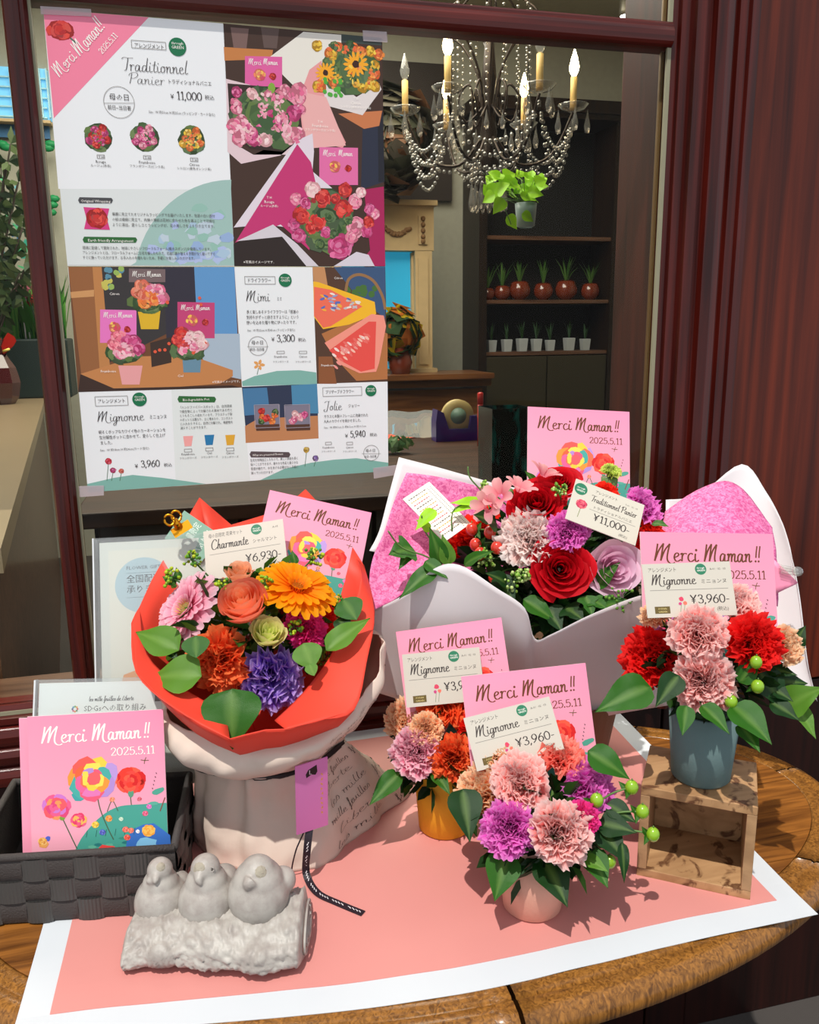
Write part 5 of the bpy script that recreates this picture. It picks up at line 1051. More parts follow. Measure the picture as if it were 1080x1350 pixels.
# outer white sheet behind, upper left
papersheet([[(487, 726, 1.10), (500, 700, 1.13), (512, 655, 1.17), (526, 603, 1.20)], [(530, 735, 1.12), (545, 700, 1.16), (560, 660, 1.19), (573, 615, 1.215)], [(600, 745, 1.16), (605, 710, 1.19), (612, 665, 1.22), (620, 628, 1.225)], [(660, 745, 1.2), (665, 710, 1.22), (672, 670, 1.235), (680, 643, 1.235)], [(760, 745, 1.22), (770, 710, 1.235), (780, 670, 1.25), (790, 655, 1.255)]], WHP, bb, 'white_paper', 4)
def tissue(p): return mix(lin((178, 52, 120)), lin((226, 128, 178)), max(0, min(1, .5+1.3*noise.noise(p*90)+.5*noise.noise(p*24))))
def tissued(p): return tuple(x*.92 for x in tissue(p))
papersheet([[(494, 804, 1.04), (487, 770, 1.06), (492, 735, 1.085), (507, 700, 1.115), (520, 660, 1.15), (536, 623, 1.18)], [(528, 785, 1.05), (525, 760, 1.08), (540, 735, 1.11), (545, 700, 1.14), (560, 660, 1.175), (575, 628, 1.195)], [(566, 750, 1.06), (575, 745, 1.10), (590, 730, 1.13), (600, 700, 1.165), (610, 662, 1.195), (615, 637, 1.21)], [(620, 752, 1.08), (630, 745, 1.13), (640, 730, 1.16), (650, 700, 1.19), (655, 670, 1.215), (660, 650, 1.22)], [(700, 760, 1.12), (720, 745, 1.17), (730, 730, 1.19), (735, 710, 1.21), (740, 690, 1.23), (745, 672, 1.24)]], WHP, bb, 'magenta_tissue', 6, .0004, .006, TISSUE)
# front white paper with a wavy lip
papersheet([[(470, 905, 1.10), (478, 865, 1.085), (484, 830, 1.065), (490, 806, 1.05)], [(520, 920, 1.10), (522, 870, 1.075), (528, 825, 1.05), (536, 782, 1.03)], [(560, 935, 1.11), (562, 880, 1.07), (566, 815, 1.035), (572, 750, 1.02)], [(600, 945, 1.11), (602, 890, 1.07), (604, 820, 1.03), (606, 745, 1.01)], [(650, 950, 1.11), (650, 895, 1.07), (652, 830, 1.02), (654, 775, .995)], [(690, 955, 1.11), (690, 905, 1.06), (692, 850, 1.01), (692, 802, .985)], [(706, 960, 1.115), (706, 915, 1.07), (706, 872, 1.03), (705, 842, 1.0)], [(724, 958, 1.11), (724, 910, 1.06), (726, 865, 1.01), (728, 836, .98)], [(770, 950, 1.11), (772, 905, 1.06), (775, 850, 1.01), (778, 811, .975)], [(820, 940, 1.12), (826, 890, 1.06), (832, 835, 1.01), (842, 786, .985)], [(880, 930, 1.14), (885, 880, 1.09), (890, 825, 1.04), (900, 775, 1.02)]], WHP, bb, 'white_paper', 5)
# right flap
papersheet([[(878, 700, 1.18), (878, 680, 1.19), (878, 668, 1.20), (878, 659, 1.205)], [(915, 760, 1.16), (918, 700, 1.19), (920, 672, 1.205), (922, 652, 1.21)], [(950, 820, 1.13), (958, 740, 1.17), (966, 670, 1.21), (978, 612, 1.225)], [(1000, 890, 1.09), (1010, 800, 1.13), (1014, 710, 1.17), (1010, 648, 1.20)], [(1056, 905, 1.06), (1056, 840, 1.08), (1048, 760, 1.12), (1032, 690, 1.16)], [(1078, 925, 1.05), (1064, 870, 1.06), (1054, 790, 1.10), (1042, 722, 1.14)]], WHP, bb, 'white_paper', 5)
papersheet([[(860, 720, 1.11), (868, 700, 1.13), (874, 688, 1.145), (878, 674, 1.16)], [(900, 735, 1.08), (904, 700, 1.10), (908, 670, 1.14), (912, 650, 1.165)], [(945, 745, 1.07), (948, 705, 1.08), (950, 665, 1.13), (955, 634, 1.17)], [(985, 760, 1.07), (988, 715, 1.08), (986, 680, 1.12), (984, 650, 1.165)], [(1025, 800, 1.07), (1026, 760, 1.08), (1024, 725, 1.10), (1019, 696, 1.13)]], WHP, bb, 'magenta_tissue', 6, .0004, .005, TISSUE)
tp2 = papersheet([[(1019, 785, 1.05), (1019, 760, 1.05), (1019, 736, 1.05)], [(1035, 777, 1.05), (1036, 763, 1.05), (1036, 752, 1.05)], [(1050, 770, 1.05), (1051, 769, 1.05), (1052, 768, 1.05)]], (248, 150, 182), None, 'gift_note', 2, .0006, mat=PRINT); tag(tp2, 'small pink note held on the white paper edge by a clear clip', 'card')
cl_ = thing('clear_clip', at(1040, 750, 1.04), 'clear plastic clip gripping the pink note at the right paper edge', 'clip')
for q in ((1028, 746, 1052, 752), (1030, 754, 1052, 757), (1029, 750, 1044, 752)): MB().tube([at(q[0], q[1], 1.045), at(q[2], q[3], 1.043)], .0022, 8).build('jaw', CRYST, cl_)
MB().lathe([(.003, 0), (.006, .001), (.006, .006), (.003, .007)], basis(at(1050, 753, 1.04), -CF, 1), 12).build('spring', CRYST, cl_)
REDR = ((130, 0, 8), (190, 4, 22), (222, 20, 38)); LAV = ((226, 160, 196), (240, 196, 220), (248, 214, 232))
def fl4(u, v, r, R=.125): p = onball(u, v, C4, R); rr = r/F*dep(p); d = (p-C4)+(-CF)*.07+V(0, 0, .03); return p-d.normalized()*rr*.3, d, rr
for u, v, r in ((739, 749, 43), (707, 660, 39), (738, 632, 29)): p, d, rr = fl4(u, v, r); rose(bb, p, d, rr*1.05, REDR, 'rose', 34, 14, 0, 'deep red rose', rnd.random()*6)
p, d, rr = fl4(812, 750, 42); rose(bb, p, d+V(-.02, 0, 0), rr*1.05, LAV, 'rose', 20, 7, .3, 'lavender pink rose', 2)
for u, v, r, key, nn in ((694, 706, 44, 'white', 0), (750, 697, 31, 'magenta', 0), (603, 708, 34, 'scarlet', 0), (636, 682, 22, 'scarlet', 0), (854, 662, 30, 'magenta', 0), (864, 700, 24, 'scarlet', 0), (842, 712, 20, 'red', 0), (800, 648, 20, 'scarlet', 0), (610, 735, 24, 'scarlet', 0)):
    p, d, rr = fl4(u, v, r); ci, ce, rm = CARN[key]; carnation(bb, p, d, rr, key, ci, ce, rimc=rm, label={'white': 'pale pink ruffled carnation', 'magenta': 'magenta carnation', 'scarlet': 'scarlet carnation', 'red': 'red carnation'}[key])
p = at(804, 624, 1.08); o = carnation(bb, p, V(.1, -.5, .8), .0165, 'green', (170, 200, 60), (214, 226, 120), 'green_bud', 'pale green carnation bud', droop=25); MB().lathe([(.004, -.03), (.010, -.022), (.011, -.005)], Matrix.Translation(p), 12).build('calyx', STEM, o)
# alstroemeria
ap = onball(672, 650, C4, .135); o = MB().ball(ap, .006, 8).build('alstroemeria', STEM, bb); o['label'] = 'pale pink trumpet flowers with pointed petals'
APM = strap_mesh(1.0, .26, lin((240, 130, 150)), lin((250, 196, 196)), 1.0, .75)
for cc_, dd in (((660, 655), V(-.6, -.6, .6)), ((684, 648), V(.3, -.3, 1)), ((645, 668), V(-.8, -.7, .1)), ((716, 628), V(.6, .1, 1.1))):
    M = basis(at(cc_[0], cc_[1], 1.045), dd, .022, rnd.random())
    for k in range(6): new('petal', APM, o, M @ Matrix.Rotation(k*PI/3, 4, 'Z'))
for u, v in ((622, 698), (646, 702), (627, 718), (633, 730), (655, 722), (650, 762), (662, 770)): p = onball(u, v, C4, .142 if u < 640 else .135); berry(bb, p, 8.2/F*dep(p) if v < 750 else .006, BRED, C4+(p-C4)*.6, 3)
for u, v, r in ((640, 737, .014), (676, 766, .017), (690, 757, .010), (739, 645, .010), (640, 640, .008)): p = onball(u, v, C4, .138); floret_spray(bb, p, r, 34, ((150, 190, 80), (110, 160, 50), (200, 220, 140)), root=C4+(p-C4)*.5)
floret_spray(bb, at(818, 790, .99), .018, 24, ((110, 160, 60), (80, 130, 40)), root=at(800, 800, 1.08))
for l in (((785, 775, 1.02), (813, 741, 1.0), 'ovate', 0, .9), ((780, 790, 1.01), (800, 800, .99), 'ivy', 0, 1.2), ((772, 785, 1.01), (782, 810, .99), 'ivy', 0, 1), ((690, 790, 1.02), (735, 815, 1.0), 'ovate', 0, 1), ((668, 770, 1.02), (648, 752, 1.0), 'wide', 1, 1), ((612, 745, 1.05), (640, 722, 1.02), 'lance', 0, 1.3), ((582, 745, 1.05), (572, 700, 1.03), 'lance', 0, 1.6), ((592, 745, 1.05), (585, 706, 1.04), 'ovate', 3, 1), ((640, 665, 1.09), (600, 655, 1.07), 'lance', 2, 1.2), ((634, 662, 1.09), (598, 668, 1.07), 'lance', 2, 1.2), ((567, 700, 1.06), (552, 684, 1.05), 'ovate', 2, 1.2), ((574, 672, 1.06), (548, 694, 1.04), 'ovate', 2, .9), ((545, 723, 1.04), (514, 728, 1.02), 'ivy', 0, 1.4), ((545, 724, 1.04), (526, 745, 1.02), 'lance', 0, 1.6), ((576, 748, 1.03), (528, 778, 1.0), 'lance', 0, 1.3), ((560, 740, 1.03), (590, 758, 1.01), 'ovate', 0, 1), ((707, 640, 1.08), (697, 620, 1.07), 'lance', 0, 1.6), ((860, 690, 1.06), (880, 690, 1.04), 'ovate', 0, 1), ((655, 690, 1.05), (628, 676, 1.03), 'ivy', 1, 1.2), ((655, 760, 1.03), (680, 790, 1.0), 'wide', 1, 1), ((720, 800, 1.02), (742, 830, .995), 'ivy', 1, 1), ((745, 800, 1.02), (770, 815, .995), 'ivy', 1, 1.2), ((795, 800, 1.0), (832, 790, .98), 'ivy', 0, .8)): lpx(bb, *l)
for pts in (((600, 760, 1.04), (565, 735, 1.03), (530, 722, 1.02), (512, 700, 1.01)), ((590, 740, 1.05), (560, 700, 1.06), (556, 680, 1.05)), ((650, 690, 1.09), (640, 655, 1.1), (620, 630, 1.1), (617, 615, 1.1)), ((596, 700, 1.08), (600, 670, 1.08), (640, 660, 1.09))): MB().tube(cr([at(*p) for p in pts], 5), .0011, 5).build('vine_stem', STEM, bb)
# message card in the tissue, brown post beside the box
def paint_msg(P, w, h):
    P.poly([(0, 0), (w, 0), (w, h), (0, h)], (240, 230, 218), 0)
    for k in range(13):
        y = h*(.92-.068*k); c = ((90, 80, 70), (226, 150, 70), (190, 70, 90))[k % 3]
        x = w*.1
        while x < w*.68: l = w*rnd.uniform(.03, .08); P.line([(x, y), (x+l, y)], h*.018, c, 3); x += l+w*.025
    for k in range(30): y = h*(.92-.03*k); P.line([(w*.80, y), (w*.80, y-h*.012)], w*.03, (90, 80, 70), 3); P.line([(w*.90, y), (w*.90, y-h*.012)], w*.03, (90, 80, 70), 3)
card('message_card', (531, 658), (566, 635), (575, 721), 1.10, 'small cream message card with fine print leaning in the magenta tissue', 'card', paint_msg, dTR=1.12, dBL=1.065)
pst = MB(); a = onz(787, 1000, TZ+.0025); pst.bbox((a.x-.006, a.y-.004, a.z), (a.x+.006, a.y+.004, a.z+.085), .001); tag(pst.build('wooden_post', BOXW, smooth=False), 'thin brown wooden post between the front pink card and the wooden box', 'post')
# ------------------------------------------------------------------ leaflet cards and price cards
GD = (104, 60, 34)
def paint_merci(P, w, h): merci(P, w, h, GD)
def paint_merciw(P, w, h): merci(P, w, h, (255, 246, 236))
def price(P, w, h, top, nm, jp, yen, pic=True, logo=True, nmw=.50, bg=(194, 188, 176)):
    P.poly([(0, 0), (w, 0), (w, h), (0, h)], bg, 0)
    P.text(top, w*.06, h*.845, h*.095, (80, 76, 72), 4, width=w*(.32 if len(top) < 9 else .42)); P.blob(w*.66, h*.87, h*.105, (38, 116, 84), 3, 22, 0); P.text('through', w*.66, h*.88, h*.045, WH, 5, 0, .5); P.text('GREEN', w*.66, h*.83, h*.05, WH, 5, 0, .5)
    P.text('A-01 · 02 · 03' if logo else 'A-05', w*(.76 if logo else .86), h*.85, h*.055, (80, 76, 72), 4, width=w*(.18 if logo else .07))
    P.strokes(nm, w*.09, h*.60, h*.20, INK, 4, width=w*nmw, w=.10); P.text(jp, w*(.11+nmw+.03), h*.61, h*.09, (80, 76, 72), 4, width=w*min(.30, .93-.14-nmw))
    P.line([(w*.06, h*.50), (w*.94, h*.50)], h*.008, (130, 126, 120), 4)
    P.num('¥'+yen+'-', w*.50, h*.24, h*.155, (50, 42, 42), 4, width=w*.44); P.text('(税込)', w*.78, h*.10, h*.085, (80, 76, 72), 4)
    if pic: P.blob(w*.40, h*.33, h*.045, (204, 60, 90), 4, 9); P.blob(w*.435, h*.25, h*.035, (226, 110, 90), 4, 9); P.blob(w*.38, h*.24, h*.03, (190, 60, 120), 4, 9); P.line([(w*.39, h*.22), (w*.37, h*.05)], h*.008, (100, 120, 80), 4); P.line([(w*.43, h*.22), (w*.41, h*.05)], h*.008, (100, 120, 80), 4)
    if logo: P.poly([(w*.09, h*.07), (w*.26, h*.07), (w*.26, h*.20), (w*.09, h*.20)], (96, 80, 36), 4); P.text('SUSTAIN', w*.175, h*.145, h*.04, (220, 200, 130), 6, 0, .5); P.text('GARDEN', w*.175, h*.09, h*.04, (220, 200, 130), 6, 0, .5)
def pm(P, w, h): price(P, w, h, 'アレンジメント', 'Mignonne', 'ミニョンヌ', '3,960')
# red bouquet
def pch(P, w, h): price(P, w, h, '母の日限定 花束セット', 'Charmante', 'シャルマント', '6,930', False, False, .46, (200, 190, 178))
def ptr(P, w, h):
    bg = (200, 194, 180); P.poly([(0, 0), (w, 0), (w, h), (0, h)], bg, 0); P.blob(w*.10, h*.80, h*.14, (38, 116, 84), 3, 22, 0); P.text('through', w*.10, h*.81, h*.055, WH, 5, 0, .5); P.text('GREEN', w*.10, h*.74, h*.06, WH, 5, 0, .5)
    P.text('アレンジメント', w*.30, h*.84, h*.085, (80, 76, 72), 4, width=w*.32); P.text('T-01 · 02 · 03', w*.74, h*.82, h*.05, (80, 76, 72), 4, width=w*.18); P.strokes('Traditionnel Panier', w*.27, h*.62, h*.155, INK, 4, width=w*.66, w=.10); P.text('トラディショナルパニエ', w*.32, h*.47, h*.075, (80, 76, 72), 4, width=w*.56)
    P.line([(w*.28, h*.42), (w*.94, h*.42)], h*.008, (130, 126, 120), 4); P.num('¥11,000-', w*.36, h*.20, h*.16, (50, 42, 42), 4, width=w*.52); P.text('(税込)', w*.74, h*.07, h*.075, (80, 76, 72), 4); flowerpaint(P, w*.16, h*.46, h*.11, ((204, 60, 90), (226, 100, 110), (180, 50, 80)), 4); P.line([(w*.16, h*.36), (w*.15, h*.14)], h*.012, (120, 130, 80), 4)
MC = 'pink greeting card'
card('greeting_card', (696, 536), (830, 543), (688, 640), 1.19, 'pink Merci Maman card standing behind the red roses, topmost pink card against the window', 'card', paint_merci, dTR=1.205, dBL=1.175, h=.142)
card('greeting_card', (356, 646), (490, 676), (334, 776), 1.09, 'pink Merci Maman card tilted behind the orange gerbera in the red paper bouquet', 'card', paint_merci, dTR=1.11, dBL=1.05, h=.14)
card('greeting_card', (844, 701), (1019, 704), (842, 870), .965, 'pink Merci Maman card behind the red carnations of the pot on the box', 'card', paint_merci, dTR=.985, dBL=.945, h=.155)
card('greeting_card', (522, 833), (661, 814), (521, 960), 1.01, 'pink Merci Maman card behind the orange carnations of the yellow pot', 'card', paint_merci, dTR=.995, dBL=.995, h=.135)
card('greeting_card', (608, 892), (772, 874), (619, 1050), .925, 'pink Merci Maman card behind the carnations of the front pot', 'card', paint_merci, dTR=.93, dBL=.91, h=.142)
card('price_card', (268, 701), (373, 684), (279, 770), 1.055, 'cream Charmante price card reading 6,930 yen in the red paper bouquet', 'price card', pch, dBL=1.03, h=.066)
card('price_card', (760, 631), (850, 666), (741, 686), 1.03, 'cream Traditionnel Panier price card reading 11,000 yen above the lavender rose', 'price card', ptr, dTR=1.03, dBL=1.0, h=.060)
card('price_card', (846, 744), (962, 740), (848, 808), .885, 'cream Mignonne price card leaning on the pink card above the box', 'price card', pm, dBL=.87, h=.058)
card('price_card', (530, 863), (632, 853), (534, 922), .985, 'cream Mignonne price card above the peach and orange carnations of the yellow pot', 'price card', pm, dBL=.972, h=.062)
card('price_card', (611, 947), (724, 918), (625, 1008), .885, 'cream Mignonne price card tilted above the front pot of carnations', 'price card', pm, dBL=.87, h=.056)
# ------------------------------------------------------------------ bag and red paper bouquet
class SurfPrint(Print):
    """print that follows a surface grid; x in columns 0..1, y in rows 0..1"""
    def __init__(s, G, off=.0006): s.G = G; s.off = off; s.b = MB(); s.n = len(G)-1; s.m = len(G[0])-1
    def P(s, x, y, L):
        a, b = min(max(y, 0), .9999)*s.n, min(max(x, 0), .9999)*s.m; i, j = int(a), int(b); a -= i; b -= j; g = s.G
        p = g[i][j]*(1-a)*(1-b)+g[i][j+1]*(1-a)*b+g[i+1][j]*a*(1-b)+g[i+1][j+1]*a*b
        nn = (g[i][j+1]-g[i][j]).cross(g[i+1][j]-g[i][j]).normalized()
        if nn.dot(CAMP-p) < 0: nn = -nn
        return p+nn*(s.off+L*.00005)
bagc = (onz(300, 1130, TZ)+onz(420, 1150, TZ))/2; bagc.y += .07; bagc.z = TZ+.0015
rb = thing('red_bouquet', bagc, 'round bouquet in coral red paper with an orange gerbera, standing in a cream cloth bag', 'bouquet')
def onzl(l, z): return [onz(u, v, z) for u, v in l]
B0 = onzl([(256, 1112), (275, 1134), (318, 1146), (380, 1151), (440, 1132), (500, 1080), (543, 1042)], TZ+.002)+[V(.335, -.205, TZ+.002), V(.26, -.185, TZ+.002), V(.17, -.19, TZ+.002), V(.115, -.225, TZ+.002)]
B1 = onzl([(255, 1080), (274, 1096), (318, 1104), (378, 1106), (430, 1090), (480, 1052), (512, 1018)], TZ+.038)+[V(.31, -.205, TZ+.04), V(.25, -.19, TZ+.04), V(.175, -.195, TZ+.04), V(.125, -.225, TZ+.04)]
B2 = onzl([(262, 1040), (282, 1052), (322, 1058), (372, 1058), (415, 1046), (450, 1020), (475, 992)], TZ+.072)+[V(.285, -.21, TZ+.07), V(.24, -.20, TZ+.07), V(.18, -.20, TZ+.07), V(.14, -.225, TZ+.07)]
B3 = onzl([(262, 1008), (285, 1018), (322, 1024), (368, 1022), (405, 1012), (432, 995), (448, 975)], TZ+.104)+[V(.27, -.215, TZ+.105), V(.235, -.21, TZ+.105), V(.19, -.21, TZ+.105), V(.155, -.228, TZ+.105)]
CLOTHC = lin((230, 212, 198))
def loftloops(loops, nr, nc, wr, fold=0):
    rows = [cr(l, nc, True) for l in loops]; cols = [cr(list(c), nr) for c in zip(*rows)]; G = [list(r) for r in zip(*cols)]
    n_, m_ = len(G), len(G[0]); O = []
    for i in range(n_):
        cen = sum(G[i], V(0, 0, 0))/m_; R = []
        for j, p in enumerate(G[i]):
            d = (p-cen); d.z = 0; d = d.normalized(); q = p*26; w = noise.noise(V(q.x, q.y, q.z*.45))*wr+noise.noise(q*2.2)*wr*.4
            if fold: w += fold*math.sin(j/m_*2*PI*11+2*math.sin(j*.3))*(i/n_)*(1-.3*i/n_)
            R.append(p+d*w)
        R.append(R[0]); O.append(R)
    return O
GS = loftloops([B0, B1, B2, B3], 7, 10, .008, .006)
def flat0(G, z):
    for p in G[0]: p.z = z
    return G
flat0(GS, TZ+.002)
m = MB(); m.cur = CLOTHC; m.grid(GS); bag = m.build('cloth_bag', CLOTH, rb, recalc=True); solid(bag, .0008, 0)
# upper collar, folded over the tie
L2 = [at(*p) for p in ((216, 962, .925), (232, 1004, .90), (275, 1022, .885), (330, 1027, .88), (400, 1008, .89), (455, 966, .92), (488, 915, .97))]+[at(*p) for p in ((480, 860, 1.08), (380, 880, 1.10), (290, 890, 1.09), (225, 905, 1.02))]
L3 = [at(*p) for p in ((213, 945, .91), (226, 974, .885), (268, 998, .872), (330, 1004, .862), (405, 990, .87), (467, 944, .91), (508, 888, .965))]+[at(*p) for p in ((492, 830, 1.06), (390, 830, 1.10), (290, 840, 1.09), (222, 870, 1.02))]
L4 = [at(*p) for p in ((213, 920, .93), (224, 944, .90), (262, 969, .882), (325, 981, .872), (400, 970, .882), (468, 922, .92), (506, 852, .97))]+[at(*p) for p in ((486, 835, 1.04), (390, 830, 1.08), (290, 830, 1.07), (222, 850, 1.01))]
L5 = [p.lerp(at(345, 930, .98), .25) for p in L4]
L1 = [p+V(0, 0, .006) for p in B3]
GC = loftloops([B3, L1, L2, L3, L4], 5, 10, .010, .0016)
m = MB(); m.cur = CLOTHC; m.grid(GC); solid(m.build('bag_collar', CLOTH, rb, recalc=True), .0008, 0)
MB().tube([p+(p-sum(B3, V(0,0,0))/11)*.03 for p in cr(B3, 4, True)], .0035, 6).build('tie_ribbon', plain('black_ribbon', (20, 14, 20), .5), rb)
# handwriting printed on the bag
sg = SurfPrint(GS, .0012); words = ('les mille', 'feuilles de', 'Liberte', 'les', 'mille feuilles', 'de Liberte')
k = 0
def sline(sp, t, x, y, h, wd, c, dy):
    tot = sum(G_.get(ch, ([], .25))[1] for ch in t); cx = 0
    for ch in t:
        st, adv = G_.get(ch, ([], .25))
        for q in st: sp.line([(x+(cx+px_)*wd/tot, y+py_*h+dy*(cx+px_)/tot) for px_, py_ in q], .0011, c, 1, 0, 4)
        cx += adv
for r_ in range(7):
    for q_ in range(2): sline(sg, words[k % 6], .375+.125*q_+.012*(r_ % 2), .06+.13*r_, .075, .10, (74, 60, 58), .10); k += 1
# constant pen width on a stretched surface is handled by a thin ribbon in surface units
sg.build('handwriting', bag)
sc_ = SurfPrint(GC, .0012)
for r_ in range(3):
    for q_ in range(2): sline(sc_, words[k % 6], .40+.09*q_, .48+.10*r_, .05, .08, (84, 66, 62), .05); k += 1
sc_.build('handwriting', rb)
# red paper funnel
NB = at(348, 985, .97)
RIM = [(263, 656, 1.115), (305, 692, 1.125), (372, 672, 1.13), (403, 645, 1.13), (445, 690, 1.11), (478, 742, 1.08), (494, 806, 1.0), (484, 870, .93), (467, 936, .872), (420, 950, .85), (376, 961, .836), (350, 962, .836), (325, 968, .834), (303, 974, .832), (265, 955, .842), (228, 932, .855), (200, 908, .868), (180, 886, .885), (174, 822, .955), (200, 765, 1.03), (230, 712, 1.08)]
rimw = []
for i in range(len(RIM)):
    a, b = at(*RIM[i]), at(*RIM[(i+1) % len(RIM)])
    for q in range(3): rimw.append(a.lerp(b, q/3))
Gf = []
for i in range(9):
    s_ = i/8; row = []
    for p in rimw:
        nk = NB+(V(p.x-NB.x, p.y-NB.y, 0)).normalized()*.03; q = nk.lerp(p, s_); out = V(p.x-NB.x, p.y-NB.y, 0).normalized(); row.append(q+out*.010*math.sin(PI*s_)-V(0, 0, .002)*math.sin(PI*s_))
    row.append(row[0].copy()); Gf.append(row)
m = MB(); m.cur = lin((236, 72, 54)); m.grid(Gf); m.build('red_paper', PAPER, rb); solid(KIDS[rb.name][-1], .0007, 0)
papersheet([[(362, 950, .872), (368, 955, .856), (376, 961, .838)], [(398, 915, .90), (408, 930, .878), (420, 950, .852)], [(434, 868, .925), (448, 902, .895), (467, 936, .870)], [(460, 815, .96), (471, 842, .940), (484, 870, .915)], [(476, 765, 1.01), (485, 785, .995), (494, 806, .98)], [(470, 735, 1.09), (475, 740, 1.085), (480, 745, 1.08)]], (236, 72, 54), rb, 'red_paper_fold', 4)
papersheet([[(184, 800, .985), (178, 810, .972), (173, 822, .958)], [(194, 862, .925), (187, 874, .906), (179, 886, .886)], [(238, 905, .895), (233, 920, .876), (228, 933, .855)], [(296, 938, .878), (300, 956, .856), (303, 975, .832)]], (236, 72, 54), rb, 'red_paper_fold', 4)
# folded second sheet standing at the back right behind the card
C5 = at(335, 822, 1.0); R5 = .092
foliage(rb, C5, .08, 360, .034, cols=((50, 96, 34), (36, 76, 34), (84, 130, 40)), sc=(1.15, .9, .8))
def fl5(u, v, r, R=R5): p = onball(u, v, C5, R); rr = r/F*dep(p); d = (p-C5)+(-CF)*.05+V(0, 0, .03); return p-d.normalized()*rr*.2, d, rr
p, d, rr = fl5(239, 800, 43); gerbera(rb, p, d+V(-.03, 0, .03), rr*1.3, (236, 80, 146), (255, 214, 226), (226, 200, 130), 'pale pink gerbera with dense narrow petals', 36, 4)
p, d, rr = fl5(395, 770, 50, .10); gerbera(rb, p, d+V(.02, .02, .10), rr*1.12, (250, 130, 10), (255, 176, 10), (236, 130, 30), 'orange yellow gerbera', 26, 2)
p, d, rr = fl5(321, 797, 40); rose(rb, p, V(-.25, -.62, .85), rr*1.12, ((255, 190, 110), (255, 168, 124), (250, 140, 116)), 'ranunculus_rose', 26, 10, 1.0, 'peach coral cupped rose', 1, .05, 0, 1.05)
p, d, rr = fl5(316, 762, 24, .085); rose(rb, p+V(0, .02, 0), V(-.1, -.3, 1), rr*1.1, ((255, 196, 130), (255, 190, 146), (255, 176, 146)), 'ranunculus_rose', 16, 7, .5, 'small peach rose behind the cupped one', 3, .05)
for u, v, r, key, lb in ((287, 872, 46, 'orange', 'orange carnation'), (404, 828, 32, 'deep', 'deep pink carnation'), (425, 812, 27, 'scarlet', 'scarlet carnation'), (262, 858, 22, 'orange', 'half hidden orange carnation')):
    p, d, rr = fl5(u, v, r); ci, ce, rm = CARN[key]; carnation(rb, p, d, rr, key, ci, ce, rimc=rm, label=lb)
p, d, rr = fl5(358, 897, 52); o = carnation(rb, p, d, rr, 'purple', (110, 50, 200), (164, 112, 240), 'lisianthus', 'large ruffled purple lisianthus', rimc=(216, 186, 250), n=40, ruf=.17, droop=4)
p, d, rr = fl5(353, 838, 28, .097); rose(rb, p, V(.1, -.5, .8), rr*1.15, ((206, 226, 90), (222, 226, 140), (230, 222, 164)), 'green_rose', 18, 8, .75, 'pale green lisianthus bud', 2, .04, .05)
for u, v, r, n_ in ((227, 762, .013, 30), (253, 737, .012, 30), (432, 868, .014, 40), (388, 826, .010, 26), (415, 733, .014, 34), (446, 797, .014, 34), (292, 772, .010, 18), (350, 768, .010, 18), (455, 820, .012, 24)):
    p = onball(u, v, C5, R5*1.02); floret_spray(rb, p, r, n_, ((150, 190, 40), (190, 206, 50), (90, 150, 50)), root=C5+(p-C5)*.5)
for l in (((236, 858, .92), (176, 824, .93), 'wide', 3, 1.0), ((266, 892, .89), (194, 884, .89), 'wide', 3, 1.25), ((306, 908, .87), (304, 984, .84), 'ovate', 0, 1.9), ((430, 858, .91), (486, 808, .93), 'ovate', 3, .8), ((258, 838, .90), (258, 866, .885), 'round', 0, 1.3), ((400, 848, .90), (412, 880, .885), 'round', 3, 1.2), ((408, 875, .89), (414, 890, .88), 'round', 3, 1), ((338, 765, .96), (354, 780, .94), 'ivy', 0, 1.3), ((390, 745, .99), (385, 725, .99), 'ovate', 0, 1), ((232, 770, .98), (214, 758, .98), 'ovate', 0, 1.2), ((236, 765, .98), (232, 748, .98), 'ovate', 0, 1.2), ((216, 850, .93), (232, 866, .91), 'ovate', 1, 1), ((452, 790, .96), (470, 815, .94), 'round', 0, 1.2), ((446, 815, .95), (462, 835, .93), 'ovate', 1, 1.3), ((300, 830, .93), (316, 850, .92), 'ovate', 1, 1)): lpx(rb, *l)
# green tag with gold binder clip
def paint_tag(P, w, h):
    P.poly([(0, 0), (w, 0), (w, h), (0, h)], (132, 168, 150), 0); P.text('数量限定', w*.20, h*.48, h*.20, (226, 236, 226), 3, width=w*.72); P.text('人気 No.1', w*.16, h*.18, h*.20, (226, 236, 226), 3, width=w*.74)
card('hanging_tag', (217, 710), (243, 673), (252, 757), 1.075, 'sage green tag with white lettering clipped by the gold clip', 'tag', paint_tag, dTR=1.08, dBL=1.055)
GOLDM = plain('gold_metal', (232, 160, 40), .25, 1)
cp = thing('binder_clip', at(235, 690, 1.045), 'gold binder clip gripping the sage green tag and red paper', 'clip')
A_, B_ = at(228, 704, 1.04), at(251, 690, 1.045); ax = (B_-A_).normalized(); ay = (CU-ax*CU.dot(ax)).normalized(); az = ax.cross(ay); MC_ = Matrix((ax, ay, az)).transposed().to_4x4(); MC_.translation = A_; wd_ = (B_-A_).length
m = MB(); pr_ = [(-.006, -.004), (.006, -.0015), (.006, .0015), (-.006, .006)]; m.add([MC_ @ V(x_, y_, z_) for x_ in (0, wd_) for y_, z_ in pr_], [(0, 1, 2, 3), (7, 6, 5, 4), (0, 4, 5, 1), (1, 5, 6, 2), (2, 6, 7, 3), (3, 7, 4, 0)]); m.build('jaw', GOLDM, cp, smooth=False, recalc=True)
for sx in (.25, .62): MB().tube([MC_ @ V(wd_*sx+.006*math.cos(t/12*2*PI)*(1 if t < 13 else 1), .017+.007*math.sin(t/12*2*PI), .004+(.008 if sx < .4 else 0)) for t in range(13)], .0016, 6).build('loop_handle', GOLDM, cp)
